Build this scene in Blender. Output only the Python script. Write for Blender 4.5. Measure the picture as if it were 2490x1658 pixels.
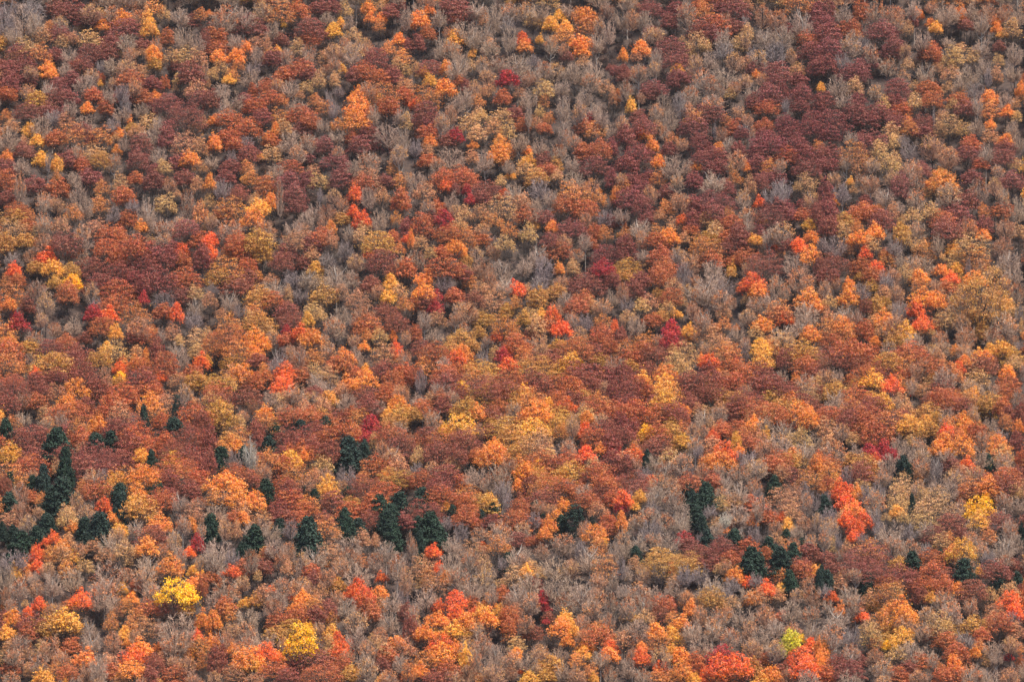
import bpy, math, random
import numpy as np
from mathutils import Vector
R = math.radians
S = bpy.context.scene
for o in list(bpy.data.objects): bpy.data.objects.remove(o)
COL = S.collection

# ---------------------------------------------------------------- camera, sky, sun, exposure
HF = R(14.0)                       # a long lens across the valley
TH = math.tan(HF / 2)
cam = bpy.data.cameras.new('camera'); co = bpy.data.objects.new('camera', cam); COL.objects.link(co)
co.location = (0, 0, 0); co.rotation_euler = (R(90), 0, 0)
cam.sensor_fit = 'HORIZONTAL'; cam.angle = HF; cam.clip_start = 1; cam.clip_end = 6000
S.camera = co
S.render.resolution_x = 1024; S.render.resolution_y = 681

SUN_EL, SUN_AZ = 66, 120           # azimuth clockwise from +Y (the view direction): over the camera's right shoulder
W = bpy.data.worlds.new('World'); S.world = W; W.use_nodes = True
nt = W.node_tree; nt.nodes.clear()
sky = nt.nodes.new('ShaderNodeTexSky'); sky.sky_type = 'NISHITA'; sky.sun_disc = False
sky.sun_elevation = R(SUN_EL); sky.sun_rotation = R(SUN_AZ); sky.dust_density = 3; sky.air_density = 1.0; sky.altitude = 300
bg = nt.nodes.new('ShaderNodeBackground'); bg.inputs[1].default_value = 0.1
ow = nt.nodes.new('ShaderNodeOutputWorld')
nt.links.new(sky.outputs[0], bg.inputs[0]); nt.links.new(bg.outputs[0], ow.inputs[0])
sl = bpy.data.lights.new('sun', 'SUN'); so = bpy.data.objects.new('sun', sl); COL.objects.link(so)
sl.energy = 3.5; sl.angle = R(12); sl.color = (1.0, 0.87, 0.72)
so.rotation_euler = Vector((-math.sin(R(SUN_AZ)) * math.cos(R(SUN_EL)), -math.cos(R(SUN_AZ)) * math.cos(R(SUN_EL)), -math.sin(R(SUN_EL)))).to_track_quat('-Z', 'Y').to_euler()
so.location = (0, 1500, 900)
S.view_settings.view_transform = 'Standard'; S.view_settings.look = 'None'
S.view_settings.exposure = 1.1; S.view_settings.gamma = 1

# ---------------------------------------------------------------- the hillside
PROF = [(900, -330), (1200, -215), (1380, -156), (1500, -120), (1620, -75), (1720, -54), (1860, -15), (1970, 36), (2080, 88), (2260, 186), (2480, 318), (2800, 500), (3300, 790), (4000, 830)]
PX = np.array([p[0] for p in PROF], float); PZ = np.array([p[1] for p in PROF], float)
def ground(x, y):
    z = 0.25 * (np.interp(y - 30, PX, PZ) + 2 * np.interp(y, PX, PZ) + np.interp(y + 30, PX, PZ))
    return z - 17 + 2.6 * np.sin(x * .031 + y * .011) + 1.8 * np.sin(x * .067 - y * .043 + 1.3) + 1.2 * np.sin(x * .011 + y * .09)

def make_mesh(name, V, F, mats, mi=None, smooth=False):
    """V (n,3) array; F list of (m,k) arrays of one polygon size each"""
    me = bpy.data.meshes.new(name)
    F = [f for f in F if len(f)]
    loops = np.concatenate([f.ravel() for f in F]).astype(np.int32)
    tot = np.concatenate([np.full(len(f), f.shape[1]) for f in F]).astype(np.int32)
    st = np.concatenate([[0], np.cumsum(tot)[:-1]]).astype(np.int32)
    me.vertices.add(len(V)); me.vertices.foreach_set('co', np.asarray(V, np.float32).ravel())
    me.loops.add(len(loops)); me.loops.foreach_set('vertex_index', loops)
    me.polygons.add(len(tot)); me.polygons.foreach_set('loop_start', st); me.polygons.foreach_set('loop_total', tot)
    for m in mats: me.materials.append(m)
    if mi is not None: me.polygons.foreach_set('material_index', np.asarray(mi, np.int32))
    if smooth: me.polygons.foreach_set('use_smooth', np.ones(len(tot), bool))
    me.update(calc_edges=True); me.validate()
    return me

# ---------------------------------------------------------------- materials
def mat(name):
    m = bpy.data.materials.new(name); m.use_nodes = True; t = m.node_tree; t.nodes.clear()
    return m, t, t.nodes.new, t.links.new

def leaf_material(name, rough, trans, vary):
    """leaf colour = the tree's own tint, varied leaf by leaf"""
    m, t, N, L = mat(name)
    at = N('ShaderNodeAttribute'); at.attribute_type = 'INSTANCER'; at.attribute_name = 'tint'
    tc = N('ShaderNodeTexCoord'); oi = N('ShaderNodeObjectInfo')
    n1 = N('ShaderNodeTexNoise'); n1.noise_dimensions = '4D'; n1.inputs['Scale'].default_value = 9; n1.inputs['Detail'].default_value = 3
    mw = N('ShaderNodeMath'); mw.operation = 'MULTIPLY'; mw.inputs[1].default_value = 37
    L(oi.outputs['Random'], mw.inputs[0]); L(mw.outputs[0], n1.inputs['W']); L(tc.outputs['Object'], n1.inputs['Vector'])
    wn = N('ShaderNodeTexWhiteNoise'); wn.noise_dimensions = '3D'
    ge = N('ShaderNodeNewGeometry')
    # one random value per leaf
    wn.noise_dimensions = '1D'; L(ge.outputs['Random Per Island'], wn.inputs['W'])
    hs = N('ShaderNodeHueSaturation'); L(at.outputs['Color'], hs.inputs['Color'])
    a = N('ShaderNodeMapRange'); a.inputs[1].default_value = .3; a.inputs[2].default_value = .7
    a.inputs[3].default_value = .5 - .02 * vary; a.inputs[4].default_value = .5 + .022 * vary
    L(n1.outputs[0], a.inputs[0]); L(a.outputs[0], hs.inputs['Hue'])
    b = N('ShaderNodeMapRange'); b.inputs[3].default_value = 1 - .25 * vary; b.inputs[4].default_value = 1 + .27 * vary
    L(ge.outputs['Random Per Island'], b.inputs[0]); L(b.outputs[0], hs.inputs['Value'])
    c = N('ShaderNodeMapRange'); c.inputs[3].default_value = .86; c.inputs[4].default_value = 1.1
    L(wn.outputs[0], c.inputs[0]); L(c.outputs[0], hs.inputs['Saturation'])
    p = N('ShaderNodeBsdfPrincipled'); p.inputs['Roughness'].default_value = rough; p.inputs['Specular IOR Level'].default_value = .08
    tr = N('ShaderNodeBsdfTranslucent'); mx = N('ShaderNodeMixShader'); mx.inputs[0].default_value = trans
    L(hs.outputs[0], p.inputs['Base Color']); L(hs.outputs[0], tr.inputs[0])
    L(p.outputs[0], mx.inputs[1]); L(tr.outputs[0], mx.inputs[2])
    o = N('ShaderNodeOutputMaterial'); L(mx.outputs[0], o.inputs[0])
    return m

def bark_material(name, c0, c1, tinted=0.0):
    m, t, N, L = mat(name)
    tc = N('ShaderNodeTexCoord'); n = N('ShaderNodeTexNoise'); n.inputs['Scale'].default_value = 14; n.inputs['Detail'].default_value = 4
    L(tc.outputs['Object'], n.inputs['Vector'])
    r = N('ShaderNodeValToRGB'); r.color_ramp.elements[0].color = (*c0, 1); r.color_ramp.elements[1].color = (*c1, 1)
    r.color_ramp.elements[0].position = .35; r.color_ramp.elements[1].position = .65
    L(n.outputs[0], r.inputs[0])
    out = r.outputs[0]
    if tinted:
        at = N('ShaderNodeAttribute'); at.attribute_type = 'INSTANCER'; at.attribute_name = 'tint'
        mi = N('ShaderNodeMix'); mi.data_type = 'RGBA'; mi.inputs[0].default_value = tinted
        L(out, mi.inputs[6]); L(at.outputs['Color'], mi.inputs[7]); out = mi.outputs[2]
        ge = N('ShaderNodeNewGeometry'); hs = N('ShaderNodeHueSaturation')
        b = N('ShaderNodeMapRange'); b.inputs[3].default_value = .45; b.inputs[4].default_value = 1.6
        L(ge.outputs['Random Per Island'], b.inputs[0]); L(b.outputs[0], hs.inputs['Value']); L(out, hs.inputs['Color']); out = hs.outputs[0]
    p = N('ShaderNodeBsdfPrincipled'); p.inputs['Roughness'].default_value = .85; p.inputs['Specular IOR Level'].default_value = .2
    L(out, p.inputs['Base Color']); o = N('ShaderNodeOutputMaterial'); L(p.outputs[0], o.inputs[0])
    return m

M_LEAF = leaf_material('autumn_leaves', .7, .15, 1.0)
M_LAST = leaf_material('last_leaves', .8, .15, 1.0)
def _last():
    t = M_LAST.node_tree; N = t.nodes.new; oi = N('ShaderNodeObjectInfo'); r = N('ShaderNodeValToRGB'); e = r.color_ramp.elements
    e[0].color = (.30, .12, .06, 1); e[0].position = 0; e[1].color = (.62, .36, .16, 1); e[1].position = 1; e.new(.5).color = (.66, .27, .12, 1)
    hs = [n for n in t.nodes if n.type == 'HUE_SAT'][0]; t.links.new(oi.outputs['Random'], r.inputs[0]); t.links.new(r.outputs[0], hs.inputs['Color'])
_last()
M_NEEDLE = leaf_material('conifer_needles', .7, .1, .6)
M_TWIG = bark_material('bare_twigs', (.16, .13, .12), (.26, .22, .20), .8)
M_LTWIG = bark_material('leafy_twigs', (.10, .075, .06), (.20, .155, .13))
M_PBARK = bark_material('pale_grey_bark', (.28, .24, .21), (.48, .43, .38))
M_BARK = bark_material('grey_brown_bark', (.035, .028, .028), (.10, .085, .08))
M_WBARK = bark_material('white_bark', (.45, .42, .38), (.75, .72, .67))

m, t, N, L = mat('leaf_litter')
tc = N('ShaderNodeTexCoord'); n = N('ShaderNodeTexNoise'); n.inputs['Scale'].default_value = .35; n.inputs['Detail'].default_value = 8; n.inputs['Roughness'].default_value = .7
L(tc.outputs['Object'], n.inputs['Vector']); r = N('ShaderNodeValToRGB')
e = r.color_ramp.elements; e[0].position = .35; e[0].color = (.03, .022, .022, 1); e[1].position = .7; e[1].color = (.085, .055, .042, 1)
L(n.outputs[0], r.inputs[0]); p = N('ShaderNodeBsdfPrincipled'); p.inputs['Roughness'].default_value = 1
L(r.outputs[0], p.inputs['Base Color']); o = N('ShaderNodeOutputMaterial'); L(p.outputs[0], o.inputs[0])
M_GROUND = m

gx = np.concatenate([np.linspace(-3000, -600, 13)[:-1], np.linspace(-600, 600, 121), np.linspace(600, 3000, 13)[1:]])
gy = np.concatenate([np.linspace(-1500, 900, 10)[:-1], np.linspace(900, 1300, 20)[:-1], np.linspace(1300, 2600, 160), np.linspace(2600, 4000, 25)[1:]])
GX, GY = np.meshgrid(gx, gy)
V = np.stack([GX, GY, ground(GX, GY)], -1).reshape(-1, 3)
nx, ny = len(gx), len(gy)
i = (np.arange(ny - 1)[:, None] * nx + np.arange(nx - 1)[None]).ravel()
gm = make_mesh('hillside', V, [np.stack([i, i + 1, i + nx + 1, i + nx], 1)], [M_GROUND], smooth=True)
go = bpy.data.objects.new('hillside', gm); COL.objects.link(go); go['kind'] = 'structure'

# ---------------------------------------------------------------- tree shapes, each in a unit box: 1 wide, z from 0 to 1
rng = np.random.default_rng(7)
def unit(v): return v / (np.linalg.norm(v, axis=-1, keepdims=True) + 1e-9)

def leaves(P, n, size, aspect=(1, 1, 1)):
    """small folded leaf sprays at P facing n; aspect undoes the later stretching of the crown"""
    k = len(P); t_ = unit(np.cross(n, rng.normal(size=(k, 3)))); b_ = np.cross(n, t_)
    s = size * rng.uniform(.6, 1.35, (k, 1)); l = s * rng.uniform(.7, 1.2, (k, 1)); a = np.array(aspect)
    q = [P - t_ * s * a, P - b_ * l * a + n * s * .2 * a, P + t_ * s * a, P + b_ * l * a - n * s * .25 * a]
    V = np.stack(q, 1).reshape(-1, 3); f = np.arange(4 * k).reshape(k, 4)
    return V, f

def prisms(A, B, ra, rb, aspect=(1, 1, 1)):
    """three-sided tapering twigs from A to B"""
    k = len(A); d = unit(B - A); t_ = unit(np.cross(d, rng.normal(size=(k, 3)))); b_ = np.cross(d, t_); a = np.array(aspect)
    ra = np.broadcast_to(np.asarray(ra, float).reshape(-1, 1), (k, 1)); rb = np.broadcast_to(np.asarray(rb, float).reshape(-1, 1), (k, 1))
    vs = []
    for P, r in ((A, ra), (B, rb)):
        for j in range(3):
            an = j * 2.0944; vs.append(P + (t_ * math.cos(an) + b_ * math.sin(an)) * r * a)
    V = np.stack(vs, 1).reshape(-1, 3); o = np.arange(k)[:, None] * 6
    F = np.concatenate([o + np.array([[j, (j + 1) % 3, 3 + (j + 1) % 3, 3 + j]]) for j in range(3)], 0)
    return V, F

def dome(k, flat, top=1.0, low=0.0, egg=0.0):
    """random points near the surface of a crown outline"""
    d = unit(rng.normal(size=(k, 3))); d[:, 2] = np.where(d[:, 2] < -.35, -d[:, 2], d[:, 2]); return d

def twigs(nprim, nsec, nter, rt, az, rp=.009):
    """fine branching that fans out and up from the stem to the crown's outline"""
    ph = rng.uniform(0, 2 * np.pi, nprim); el = np.arcsin(rng.uniform(-.4, 1, nprim))
    tip = np.stack([.47 * np.cos(ph) * np.cos(el), .47 * np.sin(ph) * np.cos(el), .42 + .56 * np.sin(el)], 1) * 1.0
    tip[:, :2] *= rng.uniform(.72, 1.05, (nprim, 1)); tip[:, 2] *= rng.uniform(.72, 1.03, nprim); tip[:, :2] *= (.84 + .22 * np.clip(tip[:, 2:3], 0, .8))
    base = np.stack([tip[:, 0] * .12, tip[:, 1] * .12, np.clip(tip[:, 2] * .35 - .1, -.05, .5)], 1)
    asp = (1, 1, az)
    mid = (base + tip) / 2 + np.stack([tip[:, 0] * .12, tip[:, 1] * .12, -.03 + 0 * ph], 1) + rng.normal(size=(nprim, 3)) * .02
    out = [prisms(base, mid, rp, rp * .65, asp), prisms(mid, tip, rp * .65, .0025, asp)]
    u = rng.uniform(.15, 1, (nprim, nsec, 1)); A = np.where(u < .5, base[:, None] * (1 - 2 * u) + mid[:, None] * 2 * u, mid[:, None] * (2 - 2 * u) + tip[:, None] * (2 * u - 1)).reshape(-1, 3)
    d = unit(tip - base).repeat(nsec, 0); side = unit(rng.normal(size=d.shape)); d2 = unit(d * .8 + side * .85 + np.array([0, 0, .12]))
    ln = rng.uniform(.07, .2, (len(A), 1)); B = A + d2 * ln
    out.append(prisms(A, B, rt * 1.5, rt * .8, asp))
    if nter:
        u = rng.uniform(.2, 1, (len(A), nter, 1)); A3 = (A[:, None] * (1 - u) + B[:, None] * u).reshape(-1, 3)
        d3 = unit(d2.repeat(nter, 0) * .8 + unit(rng.normal(size=A3.shape)) * .95 + np.array([0, 0, .15]))
        out.append(prisms(A3, A3 + d3 * rng.uniform(.035, .1, (len(A3), 1)), rt, rt * .5, asp))
    return out

def join(parts):
    """parts: (V, F, material index)"""
    V, F, mi, o = [], [], [], 0
    for v, f, k in parts:
        V.append(v); F.append(f + o); mi.append(np.full(len(f), k)); o += len(v)
    return np.concatenate(V), F, np.concatenate(mi)

def leafy(nc, per, size, style, ratio, tw=0):
    """crown of leaf clumps. ratio = width / height of the finished crown"""
    az = ratio; P, Nn = [], []
    pa, pb, pc = rng.uniform(0, 6.28, 3)
    def lobe(d): a_ = math.atan2(d[1], d[0]); return 1 + .16 * math.sin(a_ * 2 + pa) + .12 * math.sin(a_ * 3 + pb + d[2] * 2)
    k = 0; C = []
    tries = 0
    while k < nc and tries < 4000:
        tries += 1
        d = unit(rng.normal(size=3))
        if d[2] < -.25: d[2] = -d[2] * .6
        rr = rng.uniform(.45, 1.0) ** .5 * lobe(d)
        if style == 'maple':
            h = .5 + .42 * d[2] * rr; w_ = .40 * (1 - .45 * max(0, h - .5) * 2) if h > .5 else .40
            c = np.array([d[0] * w_ * rr, d[1] * w_ * rr, h]); cr = rng.uniform(.08, .15)
        else:
            c = np.array([d[0] * .40 * rr, d[1] * .40 * rr, .38 + .48 * d[2] * rr]); cr = rng.uniform(.075, .155)
        c += rng.normal(size=3) * .025
        if any(np.linalg.norm((c - q[0]) * np.array([1, 1, 1])) < .78 * (cr + q[1]) for q in C): continue
        C.append((c, cr)); k += 1
    for c, cr in C:
        n_ = max(12, int(per * (cr / .12) ** 2 * rng.uniform(.75, 1.25)))
        d = unit(rng.normal(size=(n_, 3))); d[:, 2] = np.where(rng.random(n_) < .7, np.abs(d[:, 2]), d[:, 2])
        r_ = cr * rng.uniform(.35, 1.0, (n_, 1)) ** .6 * rng.uniform(.8, 1.2, (n_, 1))
        fl = np.array([1.15, 1.15, .62 * min(az, 1.7)]) if style != 'maple' else np.array([.95, .95, 1.05 * min(az, 1.4)])
        P.append(c + d * r_ * fl); Nn.append(unit(d + rng.normal(size=(n_, 3)) * .75 + np.array([0, 0, .25])))
        q_ = int(n_ * .35); P.append(c + rng.normal(size=(q_, 3)) * cr * np.array([.85, .85, .8])); Nn.append(unit(rng.normal(size=(q_, 3)) + np.array([0, 0, .5])))
    P = np.concatenate(P); Nn = np.concatenate(Nn)
    Nn = unit(Nn + .15 * unit((P - np.array([0, 0, .32])) * np.array([1, 1, .8])))     # leaves turn outward over the whole crown
    P[:, 2] = np.clip(P[:, 2], 0.0, None); P[:, 2] /= np.percentile(P[:, 2], 99.3)
    v, f = leaves(P, Nn, size, (1, 1, az))
    parts = [(v, f, 0)]
    for a, b in twigs(26, 9, tw, .0028, az)[:]: parts.append((a, b, 1))
    V, F, mi = join(parts)
    return V, F, mi

def bare(npri, nsec, nter, rt, az, nl=0):
    parts = [(a, b, 0) for a, b in twigs(npri, nsec, nter, rt, az, .016)]
    if nl:      # the last leaves left hanging in bunches
        d = unit(rng.normal(size=(nl, 3))); d[:, 2] = np.abs(d[:, 2]) * 1.1 - .15
        c = np.stack([d[:, 0] * .4, d[:, 1] * .4, .45 + .45 * d[:, 2]], 1) * rng.uniform(.75, 1.02, (nl, 1))
        P = (c[:, None] + rng.normal(size=(nl, 16, 3)) * .035).reshape(-1, 3); P[:, 2] = np.clip(P[:, 2], 0, 1)
        v, f = leaves(P, unit(rng.normal(size=P.shape) + np.array([0, 0, .6])), .016, (1, 1, az)); parts.append((v, f, 1))
    return join(parts)

def conifer(az, ragged):
    """drooping tiers of boughs round a leader; each bough a spray of needle tufts"""
    P, Nn = [], []; A, B = [], []
    z = .02
    while z < .97:
        rad = .5 * (1 - z) ** (.48 if not ragged else .4) * min(1, .7 + 1.2 * z) * rng.uniform(.7, 1.15)
        nb = max(4, int(11 * (1 - z) + 3)) if not ragged else rng.integers(2, 6)
        p0 = rng.uniform(0, 6.28)
        for j in range(nb):
            ph = p0 + j * 6.283 / nb + rng.normal() * .25; r = rad * rng.uniform(.6, 1.15) + .03
            d = np.array([math.cos(ph), math.sin(ph), (-.10 if not ragged else .10)])
            A.append([0, 0, z]); B.append(np.array([0, 0, z]) + d * r)
            n_ = int(60 * r / .4) + 10; u = rng.uniform(.15, 1.02, n_) ** .75
            q = np.array([0, 0, z]) + d * r * u[:, None]
            sd = np.array([-math.sin(ph), math.cos(ph), 0]); wid = (.16 * r + .02) * (1.15 - u)
            q = q + sd * (rng.normal(size=n_) * (wid + .02))[:, None] + np.array([0, 0, 1]) * (rng.normal(size=n_) * .03 - .04 * u ** 2)[:, None]
            P.append(q); Nn.append(unit(rng.normal(size=(n_, 3)) * .6 + np.array([d[0] * .4, d[1] * .4, .8])))
        z += rng.uniform(.028, .05) if not ragged else rng.uniform(.06, .13)
    P = np.concatenate(P); Nn = np.concatenate(Nn); P[:, 2] = np.clip(P[:, 2], 0, None); P[:, 2] /= P[:, 2].max()
    v, f = leaves(P, Nn, .026, (1, 1, az)); A = np.array(A, float); B = np.array(B, float)
    a, b = prisms(A, B, .008, .003, (1, 1, az))
    a2, b2 = prisms(np.array([[0, 0, 0.]]), np.array([[0, 0, .98]]), .03, .006, (1, 1, 1))
    return join([(v, f, 0), (a, b, 1), (a2, b2, 1)])

def stem(kind):
    """trunk from z 0 to 1 of the whole tree's height, with limbs; kind: leafy, bare, conifer"""
    V, F, o = [], [], 0
    def tube(pts, rad, n=7):
        nonlocal o
        pts = np.array(pts, float); k = len(pts); d = unit(np.gradient(pts, axis=0)); up = np.array([0, 1., .01])
        t_ = unit(np.cross(d, up)); b_ = np.cross(d, t_)
        an = np.arange(n) * 2 * np.pi / n
        ring = pts[:, None] + (t_[:, None] * np.cos(an)[None, :, None] + b_[:, None] * np.sin(an)[None, :, None]) * (np.array(rad)[:, None, None] * np.array([1, 1, .45]))
        V.append(ring.reshape(-1, 3))
        for j in range(k - 1):
            a = o + j * n + np.arange(n); b = o + j * n + (np.arange(n) + 1) % n
            F.append(np.stack([a, b, b + n, a + n], 1))
        o += k * n
    wob = rng.normal(size=(9, 2)) * .018
    zs = np.linspace(-.06, .93 if kind == 'conifer' else .8, 9)
    rs = (.030 if kind != 'conifer' else .026) * (1 - .82 * np.clip((zs + .06) / .9, 0, 1)); rs[0] *= 1.7; rs[1] *= 1.1
    pts = np.stack([wob[:, 0] * np.arange(9) / 8, wob[:, 1] * np.arange(9) / 8, zs], 1)
    tube(pts, rs)
    if kind != 'conifer':
        for j in range(9 if kind == 'bare' else 7):
            z0 = rng.uniform(.38, .72); ph = j * 2.4 + rng.normal() * .3; r1 = rng.uniform(.2, .38)
            b0 = np.array([np.interp(z0, zs, pts[:, 0]), np.interp(z0, zs, pts[:, 1]), z0]); e_ = np.array([math.cos(ph) * r1, math.sin(ph) * r1, min(.95, z0 + rng.uniform(.14, .3))])
            m1 = b0 * .5 + e_ * .5 + np.array([math.cos(ph) * .04, math.sin(ph) * .04, -.02]); q = (m1 + e_) / 2 + rng.normal(size=3) * .015
            k_ = 1.5 if kind == 'bare' else 1
            tube([b0, m1, q, e_], [.013 * k_, .009 * k_, .006 * k_, .002], 5)
    return np.concatenate(V), F
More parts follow.
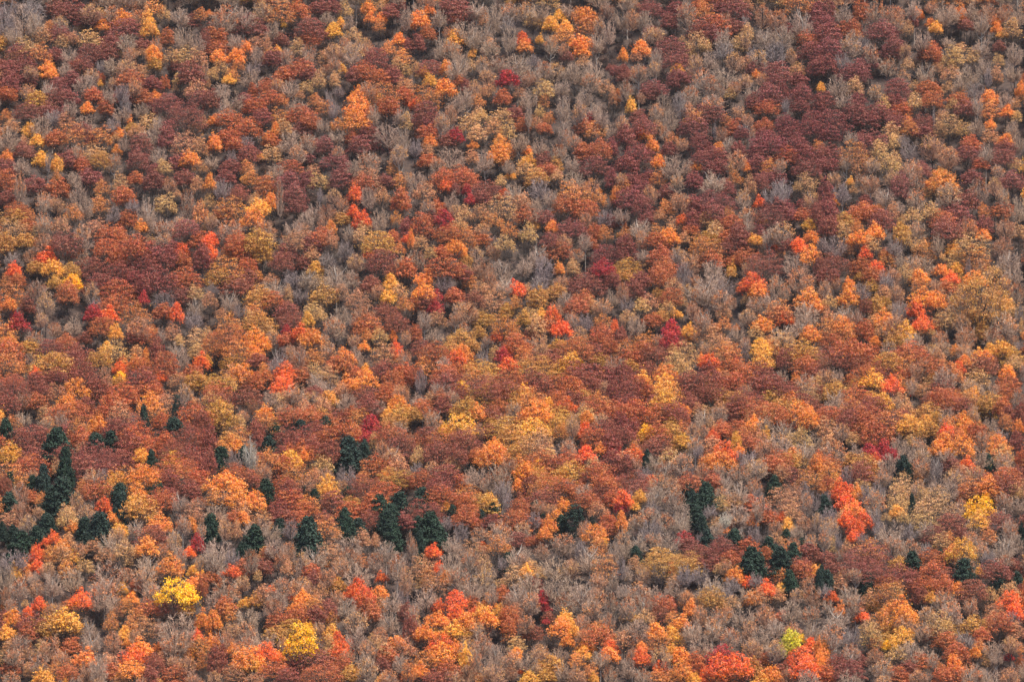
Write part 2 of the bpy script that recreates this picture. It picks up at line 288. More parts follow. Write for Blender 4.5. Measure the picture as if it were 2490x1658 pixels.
DATA = """
T 0 0 ggbmmpt
s 8 4 22 14;s 30 4 22 14;s 3 18 18 22;s 8 26 14 12;g 22 15 22 22;g 13 29 18 14;g 32 18 16 20;g 20 6 14 10
m 50 5 18 14;m 63 6 24 14;m 66 13 16 10;t 54 7 9 9;t 50 11 5 6;g 55 17 18 10;b 84 6 22 14;t 92 12 12 10;g 103 8 20 14;r 79 16 17 10;m 87 14 16 8
O 114 15 17 11;O 103 19 13 8;O 93 22 14 8;p 125 4 14 10;o 141 4 18 12;b 128 12 18 12;y 135 17 13 14;y 137 26 16 14;t 151 12 11 14;g 165 12 18 16;o 184 12 12 10;m 176 17 14 8
m 115 24 26 14;t 74 23 9 8;o 45 23 12 9;O 26 29 8 7;m 54 28 20 10;p 38 29 16 10;p 66 34 12 8;t 82 33 18 10;t 106 32 8 5;m 102 36 18 10;g 117 36 18 14;b 122 46 12 8;m 132 40 14 8
y 3 37 10 10;t 24 38 20 8;t 57 37 12 12;o 37 44 20 10;m 18 46 18 10;p 12 50 14 9;r 153 33 10 12;b 143 40 10 14;g 170 30 18 22;g 182 38 14 16;r 188 37 8 18
m 82 46 22 12;m 98 44 16 9;r 94 51 14 9;m 75 58 18 10;m 33 52 16 9;m 50 50 16 12;g 63 48 14 14;t 111 49 6 6;b 118 48 12 12;p 130 47 9 7;O 141 49 16 15;v 142 58 14 12;t 159 50 18 14;t 172 48 18 10;p 182 50 14 10
m 22 56 22 10;m 8 60 18 9;b 28 62 16 9;O 44 61 12 10;O 46 67 12 9;t 33 67 8 5;m 25 69 20 8;r 8 70 18 10;r 72 60 16 10;g 60 62 14 12;g 84 66 16 12;s 92 58 10 12;g 105 57 16 14;b 116 58 18 12;p 128 62 16 8
m 66 71 20 12;m 54 78 18 12;g 78 74 18 12;r 91 71 10 10;y 92 76 6 7;r 118 69 26 10;b 105 74 14 10;s 112 82 14 12;b 124 77 16 10;r 140 74 18 9;r 152 75 8 12;m 175 66 20 20;m 160 60 12 8;g 187 62 12 14;t 164 72 10 8
g 44 80 14 14;m 8 77 18 12;b 26 80 16 10;r 7 86 16 12;v 35 91 16 12;m 50 88 16 10;m 62 88 18 10;g 64 97 14 14;m 25 100 20 12;m 45 101 18 14;r 86 86 18 12;O 80 99 11 9;r 97 97 12 12;g 100 86 12 16;r 110 88 14 10;s 116 94 10 18;r 131 87 16 10;k 143 87 10 8
p 180 78 18 10;m 184 90 20 14;m 154 95 22 18;m 140 95 14 10;g 130 98 16 14;t 161 81 6 6;g 112 102 18 14;m 172 106 26 20;m 60 103 12 12;s 48 104 14 12
o 5 105 10 10;p 10 114 14 9;p 60 108 12 10;g 38 112 18 18;g 8 124 20 20;y 27 119 13 14;y 34 128 12 9;p 22 130 10 12;g 78 110 20 14;m 75 118 20 12;s 104 112 14 14;O 116 108 11 9;O 108 120 12 9;v 122 117 12 9;t 135 110 14 10;g 145 112 14 14
o 65 120 22 14;r 50 126 16 12;o 92 123 18 14;m 84 128 10 8;g 114 130 12 12;t 106 126 8 8;p 126 120 14 10;g 138 122 14 14;m 154 122 14 18;p 178 116 12 9;t 187 112 8 10;p 170 126 20 10;p 184 132 12 14
m 130 132 22 20;m 128 145 20 16;O 108 137 8 8;g 105 146 14 16;t 86 138 20 10;v 92 146 18 14;g 70 138 16 14;m 62 146 16 14;r 74 150 16 12;O 6 142 11 8;y 38 146 15 13;m 22 137 18 12;g 20 150 16 14;m 5 152 14 10;y 52 150 9 14;s 44 144 6 18;g 145 140 16 14;O 175 144 15 10;m 165 148 18 14;p 184 152 12 8;t 150 152 14 10;m 142 154 14 8
T 500 0 ggbbrmpt
g 18 6 30 12;g 35 12 22 14;g 52 6 18 14;o 68 6 20 12;y 70 20 9 6;g 62 25 16 14;O 3 12 7 6;m 38 20 28 16;m 12 20 20 8;r 8 32 20 14;r 9 43 20 12;t 2 27 5 5;m 52 28 16 10;g 30 35 20 14;p 57 14 14 14;t 45 18 10 12
r 86 8 18 16;m 104 6 14 10;m 116 6 18 12;t 128 8 10 12;g 112 15 14 12;m 96 24 22 14;m 100 30 18 10;r 95 34 18 10;y 117 26 16 10;y 124 21 8 10;t 136 30 14 9;g 132 18 14 14;O 149 6 14 14;O 151 16 10 12;O 161 16 12 10;t 162 4 12 6;m 170 9 16 10;o 159 21 12 8;m 178 3 12 6;g 184 12 12 20;p 186 24 10 8
O 36 43 10 9;p 57 40 8 12;y 66 45 7 6;g 47 48 16 16;O 12 52 14 11;O 28 52 14 12;o 58 50 10 14;m 62 52 16 14;s 44 60 14 12;t 14 60 16 10;o 30 60 12 8;g 75 50 14 16;t 84 42 12 16;g 95 44 16 12;g 95 52 12 10;m 68 35 14 8;p 48 36 14 8;b 118 42 20 12;p 110 50 16 12;b 128 38 14 14;g 135 45 20 16;g 118 58 14 14
t 5 67 12 10;y 21 73 9 8;o 24 68 14 10;r 88 60 26 14;r 72 66 18 10;m 95 68 14 8;g 42 68 18 14;g 14 80 16 12;r 60 78 18 12;b 66 75 14 10;g 78 78 14 14;t 92 78 12 9;t 104 72 14 18;y 123 62 12 9;t 119 72 13 14;s 122 82 10 9;s 113 88 10 16;b 110 62 12 10
O 178 36 12 10;o 168 44 16 12;m 156 52 20 14;o 180 50 16 12;m 186 40 10 12;b 145 38 16 14;b 150 44 14 10;r 146 64 20 14;r 158 70 18 12;m 172 68 16 14;t 184 63 10 9;t 176 56 12 8;p 184 76 14 10;r 182 86 14 12;m 135 68 14 12;b 150 78 20 12;o 165 82 22 12
O 141 86 20 14;O 140 96 24 14;O 138 107 26 12;v 156 88 12 10;g 154 102 10 14;r 168 97 18 16;r 187 93 8 8;g 180 104 14 14;r 148 104 10 16;s 118 98 10 14
g 25 88 22 14;m 5 90 12 14;p 2 76 6 8;r 43 82 8 10;m 36 92 14 12;g 18 98 20 10;r 45 95 18 10;r 60 90 22 14;o 70 92 14 12;p 85 86 12 8;g 84 94 18 12;o 100 91 12 10;o 110 98 14 12;r 88 104 20 14;p 104 94 14 10;g 108 112 14 14;o 68 104 18 12;r 52 106 18 10
O 8 110 12 10;r 22 108 22 14;r 40 116 20 14;r 20 124 18 14;r 28 132 16 10;t 72 115 14 10;O 64 119 9 12;O 58 124 10 6;m 88 118 16 12;r 96 112 16 12;o 122 114 14 10;g 78 125 20 14;g 94 128 16 14;m 110 130 20 10;m 100 132 12 10;g 85 136 16 10;k 8 130 12 14;m 40 138 20 12;s 24 142 10 12;s 38 128 12 10;t 62 140 18 14;r 60 128 14 10
g 120 122 14 10;m 150 120 16 14;m 142 132 20 14;r 136 126 16 10;m 160 130 16 16;g 168 118 22 14;g 182 124 12 18;t 184 110 12 14;g 178 138 16 14;g 122 138 14 12;m 120 145 22 10;r 88 143 18 12;r 78 152 18 10;p 175 146 14 12;o 172 155 10 8;g 150 146 20 16;g 135 150 16 10;m 130 154 16 8;m 22 152 16 12;o 38 152 14 10;y 50 144 8 6;g 64 153 14 8;p 150 155 16 4;g 5 146 14 12;p 98 154 10 6
T 1000 0 ggggbbpt
g 6 8 16 14;O 16 9 10 8;O 7 18 16 14;r 46 7 22 10;r 44 14 18 10;m 36 2 18 6;g 26 14 14 14;g 60 6 18 14;o 66 13 9 9;p 68 19 10 8;g 76 12 16 20;g 90 8 20 16;s 88 20 14 14;g 105 6 18 12;g 118 8 16 14;g 50 20 24 12;r 15 30 14 12;m 6 38 14 14;b 34 28 14 12
y 40 32 16 9;y 48 38 9 6;g 38 42 20 12;y 57 46 7 7;y 55 50 6 5;g 28 40 14 18;g 68 28 16 14;g 74 40 20 16;g 56 32 14 16;p 72 40 14 10;k 102 34 16 10;O 104 40 14 8;m 95 40 8 8;g 90 30 12 20;y 118 35 6 8;t 112 18 14 12;y 136 14 14 10;y 128 20 14 9;y 142 24 14 10;t 122 20 8 8;o 140 32 16 12;O 160 12 16 10;o 152 12 12 12;o 160 22 18 14;g 172 20 14 16;O 156 37 18 10;O 157 46 16 10;g 170 36 16 16;g 182 26 14 20;g 180 8 16 14;g 143 6 14 10;g 128 38 16 16;b 140 44 12 12;r 143 51 10 9;p 158 56 12 12
t 4 62 8 14;m 17 62 22 14;y 12 66 12 8;y 17 72 14 10;O 32 62 10 12;O 30 80 18 14;o 14 84 20 12;r 44 74 14 10;m 50 78 10 10;g 42 60 18 16;t 54 60 14 12;g 48 54 16 16;g 66 56 16 16;g 80 56 18 14;g 98 56 20 16;s 112 54 14 10;g 122 60 18 12;g 115 66 18 14;b 108 70 16 14;c 88 72 17 14;c 88 68 10 6;r 84 88 14 14;b 70 68 16 12;p 72 80 11 7;p 66 84 12 10;b 58 78 14 14;g 50 86 14 14;p 100 84 12 10;g 132 62 20 16;g 150 64 18 14;g 168 60 16 20;g 165 72 18 14;t 122 78 18 10;g 138 78 18 14;g 108 88 16 16;r 187 65 10 9;m 183 62 8 6
k 5 94 12 8;r 14 104 20 18;m 14 112 16 14;r 3 98 8 8;b 36 102 16 16;o 60 92 12 10;p 62 102 14 10;g 42 92 16 12;t 54 112 16 14;t 64 106 18 14;t 60 120 16 12;t 84 106 16 12;t 88 118 18 12;p 76 116 12 12;m 96 104 12 12;o 102 98 8 9;p 108 112 10 12;r 102 114 12 12;o 122 92 10 12;t 118 102 10 14;o 126 108 12 12;p 116 112 10 10;r 122 117 12 9;g 108 100 6 18;g 140 96 16 22;g 155 100 16 22;g 140 116 14 20;g 168 98 14 14;p 169 79 8 7;p 180 80 12 12;p 186 88 10 14;g 160 84 14 16;g 175 106 14 16;c 166 108 12 9;r 158 116 14 12;o 168 118 14 12;t 176 118 10 8;g 150 128 14 14
c 40 121 16 8;m 34 128 16 12;g 28 110 14 14;m 8 108 12 8;r 16 120 14 10;O 17 129 11 9;p 14 136 12 10;s 4 132 14 16;g 36 140 24 16;g 24 148 16 14;O 57 133 10 8;p 56 142 14 10;g 68 144 16 16;O 82 129 20 10;O 80 138 22 12;o 90 136 12 12;p 80 148 10 8;O 106 138 13 9;y 108 146 16 9;t 104 152 14 8;g 100 126 18 10;g 118 132 16 14;m 122 146 18 12;v 133 150 12 12;r 126 154 16 8;g 136 136 14 14;r 172 136 22 16;r 158 138 16 12;m 184 134 12 14;m 168 150 22 12;k 27 150 11 7;r 46 155 22 6;r 15 146 14 8;g 148 148 16 14;g 142 124 10 16;g 184 116 10 14;g 90 150 12 12
T 1500 0 bbggmmr
g 4 14 14 18;p 18 4 6 4;m 30 6 20 12;b 14 14 16 18;g 26 16 16 18;b 36 28 18 12;r 55 8 20 14;m 48 18 16 14;g 65 10 18 20;o 80 5 18 10;r 76 2 18 6;m 95 4 16 8;m 108 6 22 12;p 120 4 10 8;r 88 18 30 10;r 78 26 24 14;r 108 24 20 14;m 88 32 16 16;g 98 32 16 18;s 98 42 18 12;b 100 16 14 14;s 118 18 8 10
O 22 44 16 12;O 6 50 10 12;p 18 51 10 8;g 30 30 14 12;m 32 30 12 10;m 50 42 26 16;m 54 54 22 14;t 74 36 17 12;t 80 42 10 10;t 60 36 6 6;t 68 46 12 8;g 36 50 14 16;g 85 52 18 16;b 72 56 14 16;s 74 58 8 14;t 112 38 14 12;b 118 34 14 16;t 120 26 12 8;s 124 46 10 14;b 108 52 18 16;g 130 50 20 14;s 146 44 20 18;g 136 32 20 18;g 152 30 20 16;m 154 25 20 8;t 167 30 12 6;g 170 16 20 24;b 148 14 18 20;b 134 10 16 18;m 184 10 14 14;m 184 22 14 12;r 175 34 22 14;m 178 46 22 14;m 184 60 18 14;p 166 62 14 8;b 160 48 12 14
y 56 62 12 7;r 58 70 16 12;m 52 72 14 16;p 66 68 8 8;r 6 64 12 8;m 8 70 14 8;g 20 64 18 14;g 34 60 14 14;m 34 80 24 14;m 30 86 16 10;g 44 92 16 20;g 8 80 14 16;O 1 88 6 14;y 13 96 9 13;b 22 88 10 10;s 58 92 14 18;g 68 84 20 18;g 90 78 24 18;g 88 92 24 16;g 80 68 20 14;g 100 66 20 14;t 104 84 12 8;b 108 78 14 12;p 116 56 14 10;r 127 62 14 12;k 128 68 8 8;r 147 66 24 16;r 145 74 22 12;b 118 72 16 12;g 124 82 14 14;m 166 72 18 12;t 164 60 10 8;b 134 70 14 10
r 140 84 22 14;m 125 92 16 14;r 138 98 24 14;r 170 84 22 16;r 168 96 22 12;m 186 96 14 20;y 187 80 6 8;m 154 84 6 14;s 155 94 8 12;m 180 108 22 14;p 66 97 14 6;m 82 98 18 10;m 90 104 24 12;s 90 116 4 14;b 112 100 16 10;b 120 108 14 12;o 72 106 18 10;r 70 114 22 16;o 100 110 10 10;r 108 116 14 14;b 96 120 12 14;r 155 112 22 16;r 135 114 20 12;m 158 122 18 10;r 178 116 20 10;s 116 116 10 8;g 36 100 18 16;g 50 106 14 18;m 20 106 18 12;r 24 114 22 14;b 5 112 12 14;p 38 116 12 12;g 124 120 8 14
O 26 124 12 10;O 33 132 12 14;r 8 124 16 16;m 20 140 24 20;r 10 150 18 14;k 22 118 14 6;o 50 126 14 10;g 44 120 12 14;r 48 136 14 12;b 60 130 14 12;m 76 130 18 14;r 82 138 16 10;O 94 135 12 9;r 92 142 20 12;r 78 144 18 10;g 102 130 12 12;m 112 136 12 12;b 110 144 20 16;m 90 152 16 10;r 114 122 12 10;m 134 124 16 10;r 140 128 28 12;r 132 138 24 14;m 130 148 20 12;r 165 130 26 14;m 172 140 28 16;r 155 142 20 14;m 175 152 24 10;o 185 134 10 10;g 55 146 26 16;O 38 148 12 12;O 73 153 9 8;y 107 153 9 8;O 119 153 8 8;o 140 150 16 10;g 150 150 14 12;p 65 154 10 6
T 1990 0 ggggtmr
m 6 8 14 14;t 14 8 8 12;g 24 10 18 18;r 39 9 12 18;g 54 8 18 22;b 70 8 20 12;g 88 6 16 14;b 104 4 14 10;g 118 6 20 12;g 140 6 20 14;b 155 8 20 14;b 172 8 18 16;g 184 10 10 16;m 6 20 18 14;r 8 30 24 14;O 91 12 11 11;r 86 19 10 8;t 82 25 12 14;O 103 21 8 7;y 108 25 14 12;O 131 10 12 10;O 134 16 12 9;m 136 22 14 10;g 116 12 12 14;p 122 10 12 10;O 162 18 10 7;O 164 25 13 10;t 178 24 18 16;y 170 30 10 6;g 150 18 16 16;m 58 24 26 10;m 68 28 14 10;r 30 22 20 8;g 34 30 18 12;p 36 22 6 5
r 10 42 24 14;m 8 58 18 18;r 4 50 14 12;g 30 40 20 16;s 42 38 14 12;g 48 46 16 16;s 22 54 16 14;g 72 20 12 10;r 70 38 18 10;r 66 46 18 10;b 80 44 14 14;g 96 34 16 18;r 104 46 20 16;r 110 54 10 10;m 98 48 14 12;t 124 48 20 14;t 130 43 10 7;t 142 50 12 10;t 120 58 14 8;g 150 40 18 16;g 138 66 20 18;g 120 36 14 10;m 166 42 12 10;t 166 54 10 10;g 180 46 18 18;g 180 64 18 16;p 164 66 11 14;g 152 58 14 14;s 156 68 8 16;r 188 72 6 8
O 19 60 9 8;r 36 61 22 12;r 30 66 20 10;m 47 54 14 12;g 64 58 18 14;t 82 58 12 10;g 78 68 14 12;g 98 64 18 18;p 110 62 12 8;p 122 65 16 10;t 120 80 16 12;g 130 74 16 12;s 144 80 18 14;t 34 76 18 12;g 18 76 18 16;y 3 81 6 7;m 6 92 18 14;g 24 90 18 16;r 36 92 14 12;m 32 100 18 14;r 73 80 24 16;r 72 92 18 12;t 88 78 10 9;t 88 92 14 14;r 102 80 16 10;r 104 90 22 14;s 106 104 3 16;r 130 90 18 8;m 134 98 22 14;o 130 86 14 6;t 124 96 14 12;O 157 88 17 11;o 158 95 16 8;g 146 92 10 16;O 186 82 10 14;g 172 90 14 14;p 180 94 10 10;t 60 94 10 12;g 52 82 18 14
m 54 102 22 14;m 42 108 20 14;r 12 110 24 16;m 10 120 20 12;m 72 110 18 14;r 78 100 14 10;O 82 110 9 8;o 84 116 14 10;m 96 112 20 16;r 96 120 18 10;o 78 120 10 8;b 114 104 14 12;O 174 102 11 10;t 182 106 10 8;t 120 112 20 14;t 112 118 12 12;g 146 112 16 14;O 158 114 10 10;t 134 116 16 12;p 158 122 14 6;g 178 116 14 14;m 46 126 24 12;g 30 124 16 10;t 66 120 14 14;t 70 128 16 10;s 84 136 16 14;s 78 126 12 8;r 8 138 24 14;o 33 136 20 12;r 40 140 16 8;m 8 150 20 12;r 140 130 20 12;r 136 142 22 14;O 172 126 14 6;m 172 134 22 14;m 170 144 18 12;b 105 130 22 18;b 120 140 20 16;g 184 128 10 16;g 154 138 14 16
t 56 134 18 12;t 70 144 16 12;t 64 148 18 12;g 50 148 16 14;b 86 150 18 12;m 94 152 20 8;p 40 150 14 12;g 26 146 14 10;r 150 150 14 10;g 165 154 14 8;t 182 150 14 10;y 112 155 12 4;t 26 154 8 6
T 0 415 rrbgmop
r 5 8 18 16;g 18 10 12 24;m 33 12 19 16;o 52 4 8 10;r 55 15 18 16;g 68 5 14 10;m 82 5 20 14;t 110 8 14 16;m 140 8 18 16;r 125 6 12 10;b 155 10 16 14;m 170 6 14 12;p 182 12 14 14;o 94 15 18 15;o 92 28 18 12;r 114 22 18 16;p 113 17 10 5;g 72 20 16 22;g 40 25 18 18;r 5 25 16 14;r 16 33 20 10;b 52 29 14 12;g 78 30 14 14
v 13 41 21 12;t 12 52 20 16;o 28 40 10 10;r 25 50 16 12;t 33 54 10 9;v 4 65 14 14;v 23 63 16 10;g 40 45 18 20;o 67 38 17 16;p 56 48 16 11;m 60 64 24 16;g 76 56 18 20;p 88 48 18 10;s 104 37 14 14;g 135 35 18 28;s 122 30 14 12;p 163 21 9 8;t 152 28 16 14;g 172 25 14 22;o 184 38 16 22;g 165 45 20 12;m 172 53 22 14;t 187 51 6 4;g 152 50 20 14
r 118 43 14 14;k 130 50 11 10;r 103 56 24 16;o 108 58 14 12;r 124 66 28 14;r 98 70 22 14;t 138 63 10 8;g 150 60 16 10;m 135 72 24 12;r 108 78 22 12;k 108 76 8 5;m 84 88 22 16;m 108 90 26 16;m 132 86 26 20;m 150 78 24 18;k 166 72 13 10;r 168 82 18 14;r 183 62 16 14;m 186 78 14 18;m 144 100 26 20;r 170 98 22 16;m 92 102 24 14;r 108 108 30 16;m 122 98 18 14;m 155 66 16 8;m 130 108 20 10
b 40 62 20 14;s 10 78 18 14;b 28 76 16 12;k 42 77 17 12;k 64 76 11 10;y 48 88 16 12;k 13 90 16 14;v 64 88 22 9;v 34 88 14 10;v 50 102 14 12;Y 67 99 13 7;r 16 99 12 10;o 5 100 12 12;g 75 76 14 12;g 34 108 20 18;g 42 118 18 20;r 62 110 20 18;g 84 108 16 20;s 88 120 14 10
o 12 112 20 16;O 8 122 14 14;m 26 122 14 14;c 12 130 8 10;c 17 138 18 13;o 6 146 18 14;O 8 153 18 8;c 86 131 16 14;k 98 130 18 12;r 94 142 20 14;y 106 148 13 16;b 38 134 16 12;g 68 138 18 18;p 62 146 10 10;b 50 142 16 12;r 60 154 22 10;r 78 152 14 8;g 32 150 20 12;r 105 120 22 12;c 132 116 9 12;o 125 128 22 14;b 128 138 24 12;r 150 128 18 12;s 152 114 18 10;m 168 114 16 12;k 162 130 12 16;t 179 110 14 10;g 180 122 16 16;s 178 134 16 14;r 134 150 20 12;r 125 150 16 12;g 148 148 10 14;p 158 148 14 12;t 180 150 20 12;t 165 154 12 8;o 140 144 12 6
T 500 415 rrrbgopm
k 4 10 10 14;m 18 2 18 6;s 16 13 16 18;o 42 4 14 10;y 37 6 8 7;r 55 14 18 16;m 30 20 20 14;b 60 4 16 10;m 78 5 22 10;m 93 8 14 14;m 82 20 20 16;r 84 32 18 12;g 68 18 8 30;t 105 8 18 12;r 125 4 20 10;b 118 20 16 14;r 145 8 24 12;m 165 8 18 10;o 178 8 14 12;g 187 5 10 12;s 105 20 6 12;g 100 34 14 14;b 112 34 18 12;b 126 28 14 14;k 137 20 14 16;k 136 37 12 11;g 150 20 14 18;p 162 22 18 16;g 160 40 16 26;r 180 25 18 20;v 122 43 15 8;k 115 51 9 11;k 144 44 14 14;t 146 50 16 8;o 175 43 10 12
o 22 30 24 12;r 16 38 18 10;t 3 28 12 14;b 5 42 14 16;t 45 26 12 10;y 49 32 16 11;O 43 40 20 10;O 60 28 14 14;g 22 48 24 16;b 55 48 22 10;g 80 48 20 12;g 92 42 14 10;p 88 54 14 10;p 82 60 20 12;b 110 44 16 12;r 106 58 20 12;p 115 62 14 16;m 98 64 18 10;g 134 55 14 14;t 142 58 14 14;s 130 68 14 16;v 158 64 24 14;b 138 80 18 12;k 4 62 13 10;k 4 74 12 14;v 48 60 30 14;r 30 62 24 12;r 34 72 18 16;v 52 74 16 14;m 75 72 24 16;m 70 82 18 12;o 20 75 18 14;o 20 86 24 14;v 14 94 22 12;r 38 86 14 10;m 40 96 20 12;m 90 84 14 12;p 98 73 14 8;y 101 87 12 7;s 112 80 18 14;g 120 92 22 14;k 150 76 11 9;m 162 82 26 18;m 172 92 14 12;k 186 61 12 10;o 178 70 12 8;r 172 60 12 10;m 185 50 12 12;g 182 80 16 8;r 185 88 14 14
m 30 102 28 14;o 46 94 10 8;s 6 106 12 12;p 60 98 14 8;g 64 104 20 12;s 82 94 18 12;g 94 96 20 14;t 104 100 12 8;s 88 110 18 12;t 76 112 10 14;v 108 112 24 12;b 125 108 14 12;p 140 114 20 12;m 152 102 20 12;g 135 96 14 10;b 158 108 14 10;y 170 100 15 11;y 168 112 16 12;t 178 108 14 10;o 182 120 18 12;v 48 114 22 16;o 44 126 20 12;r 62 118 20 14;m 76 126 26 14;m 78 136 20 12;t 98 126 14 10;t 105 130 14 10;p 4 118 14 14;g 22 116 16 16;s 32 126 14 16;p 14 130 12 8;o 24 128 10 10;o 22 138 26 18;r 18 150 30 14;v 50 136 24 12;t 38 132 12 12;t 56 144 14 8;y 94 136 9 12;k 86 146 18 12;O 97 150 18 10;c 74 146 10 10;r 76 153 16 8;O 45 150 22 14;g 62 150 14 10;g 118 140 22 18;g 125 128 18 12;b 145 128 22 12;r 148 138 24 12;m 165 128 20 12;r 175 138 20 16;o 148 150 14 12;t 160 150 14 10;k 172 151 8 9;b 184 150 10 12;g 108 152 14 8;b 136 152 14 8;t 2 150 8 12
T 1000 415 rrbpgmo
g 6 8 18 20;p 12 18 18 16;r 30 5 20 14;r 48 6 22 14;k 32 12 14 12;m 40 16 10 10;c 51 17 9 11;c 54 26 9 8;m 70 16 26 14;m 66 24 16 10;y 91 4 10 8;t 82 8 12 10;g 95 16 20 14;s 118 12 24 18;v 115 2 20 8;t 134 2 12 8;g 128 22 18 12;g 112 28 16 14;g 150 4 18 12;b 165 12 20 16;m 184 6 10 16;o 148 16 28 14;r 144 28 28 14;o 172 24 16 16;r 160 34 20 12;O 187 22 8 14;g 38 24 16 16;g 15 30 14 12;r 24 34 16 16;b 40 34 14 10
k 86 21 11 8;t 84 30 22 16;p 102 28 18 16;r 106 38 20 12;g 115 38 16 12;m 122 42 16 12;t 48 38 16 12;p 64 38 18 16;t 44 47 14 8;o 76 46 16 12;b 65 52 16 12;c 30 42 15 13;c 31 52 11 8;r 10 48 20 18;m 20 42 12 10;r 35 56 24 14;o 48 54 24 14;r 62 62 20 12;k 0 62 5 14;o 90 54 16 16;t 86 66 16 14;s 76 62 12 10;t 108 56 18 20;y 114 50 10 8;O 129 51 12 12;r 128 62 18 10;m 148 52 26 18;b 140 62 16 12;o 178 56 14 12;r 168 56 12 14;m 182 46 14 12;g 160 62 12 12;s 178 40 16 12;b 160 44 12 14
t 8 64 16 10;g 5 78 18 16;t 18 74 10 10;r 30 74 16 10;r 30 86 26 16;O 40 68 14 8;O 47 74 10 12;v 50 82 10 8;m 48 92 16 10;o 54 100 14 14;t 51 88 8 4;g 60 74 16 14;b 76 72 16 12;b 66 86 20 14;g 84 88 20 18;g 103 84 15 14;g 116 76 18 16;s 122 86 20 18;b 72 98 14 16;g 86 100 18 10;s 118 100 18 12;r 135 72 22 14;g 152 74 14 10;t 149 85 14 8;k 136 89 10 12;p 150 92 12 8;m 178 76 24 16;c 176 86 24 12;m 170 94 18 14;m 160 104 24 16;r 158 114 22 10;m 185 100 12 12;b 138 100 14 10;r 165 66 14 10
O 12 97 15 12;O 12 106 22 10;s 30 100 14 12;r 5 122 10 12;c 22 113 12 8;m 14 118 20 14;c 22 124 14 12;r 40 112 16 8;m 58 116 22 12;b 52 124 20 12;g 44 124 16 12;p 64 106 16 8;p 80 106 14 9;k 96 108 16 16;p 76 116 18 10;o 96 120 10 10;v 88 126 16 10;v 116 115 16 18;v 132 110 16 12;g 142 116 16 14;b 132 124 14 14;p 106 108 8 8;g 12 134 16 14;p 24 134 14 12;b 40 134 14 12;r 50 130 12 10;g 48 142 12 12;v 66 136 20 14;o 84 138 20 14;o 92 146 12 12;v 104 134 12 12;t 110 130 12 8;y 120 130 12 8;t 116 140 16 14;k 130 132 14 14;k 138 144 16 12;r 126 142 14 12;g 148 134 14 12;r 152 122 20 12;t 164 120 18 8;b 176 122 18 14;g 184 114 10 12;o 176 135 16 8;s 160 136 16 14;g 155 146 14 10;r 175 145 22 10;k 187 142 6 10;r 4 148 12 14;g 20 148 14 12;v 46 151 26 12;g 32 152 10 8;v 62 148 12 10;k 80 150 16 10;r 96 154 22 10;g 70 154 10 8;b 118 152 18 8;m 110 148 12 8;o 152 154 26 8;r 174 153 18 8
T 1500 415 rrrbgomt
b 4 5 14 10;r 14 8 16 12;m 22 14 14 10;o 5 14 14 10;r 12 24 26 18;m 24 32 18 16;r 30 5 14 10;o 38 5 16 12;b 30 18 16 16;g 55 8 16 16;r 71 8 16 14;g 88 4 20 12;o 108 6 12 12;r 98 14 20 12;r 92 24 30 12;m 88 32 28 12;m 70 30 20 16;r 46 18 20 12;b 58 24 18 12;m 130 8 22 12;s 144 20 24 20;s 152 12 16 16;m 142 4 20 10;t 174 8 18 12;t 166 14 10 10;b 180 22 20 12;p 122 12 10 16;g 116 22 14 16;g 120 38 16 14;g 122 48 12 12;k 132 28 12 12;r 146 30 20 12;m 140 38 22 10;r 155 32 14 10;r 170 40 20 12;m 184 40 12 18;m 160 40 14 10;m 176 30 16 10
o 45 33 16 12;p 40 40 14 10;k 60 44 12 8;p 53 47 14 8;m 70 44 14 16;g 5 38 18 14;g 20 48 18 12;m 28 44 12 10;r 4 46 10 10;p 82 44 14 12;g 90 38 12 10;o 102 38 14 10;r 104 48 20 16;r 104 60 20 12;m 112 58 16 18;m 104 68 20 12;t 90 52 18 12;v 84 60 18 8;r 68 54 12 8;o 131 45 14 10;r 130 54 14 10;g 152 52 26 18;g 140 58 14 12;y 126 62 13 8;y 177 49 12 9;O 178 60 14 11;k 167 66 16 9;m 160 68 16 10;k 144 66 13 10;o 150 73 10 8;O 178 73 20 10;s 187 66 8 12;g 134 70 12 10
o 8 56 14 10;r 8 66 18 14;m 8 76 18 10;b 22 60 12 14;o 38 55 18 12;O 48 60 16 14;r 36 64 18 12;g 56 73 18 12;s 54 78 14 8;o 76 62 20 10;o 84 68 24 14;p 62 60 12 10;r 86 78 24 12;k 105 76 7 7;r 118 76 20 10;r 40 76 24 14;r 44 86 22 12;b 68 80 18 12;p 25 84 12 10;g 24 76 12 10;y 106 87 7 10;v 105 93 8 7;g 88 84 16 10;r 108 82 14 8;v 9 87 19 12;v 8 95 18 8;r 40 94 24 12;m 22 100 18 14;o 42 92 12 5;m 134 84 26 18;b 120 88 12 12;g 165 82 22 16;b 168 94 24 16;g 174 104 20 14;m 186 88 8 20;s 62 92 14 18;g 90 92 26 14;g 82 102 30 16;s 98 102 24 14;b 70 98 16 10;b 52 102 20 14;r 60 90 10 8
k 125 100 22 14;k 118 107 16 12;O 130 108 16 12;g 146 102 14 18;g 154 108 12 14;g 96 114 24 16;b 104 118 14 12;s 88 118 12 14;r 16 108 14 14;b 5 108 12 16;v 38 112 10 8;s 10 120 14 12;r 50 114 20 12;o 77 113 13 16;g 65 108 14 12;g 128 120 18 14;t 118 118 10 8;g 120 130 16 12;g 142 114 18 10;O 176 114 22 12;O 180 120 18 10;g 174 126 22 14;o 148 124 24 12;r 150 130 22 10;p 30 118 16 10;t 22 122 16 10;t 47 124 12 8;y 54 130 10 8;v 40 132 14 8;t 60 120 10 8;b 70 126 14 16;g 80 134 16 20;p 98 128 12 12;o 98 140 14 14;p 88 146 16 10;b 72 146 14 14
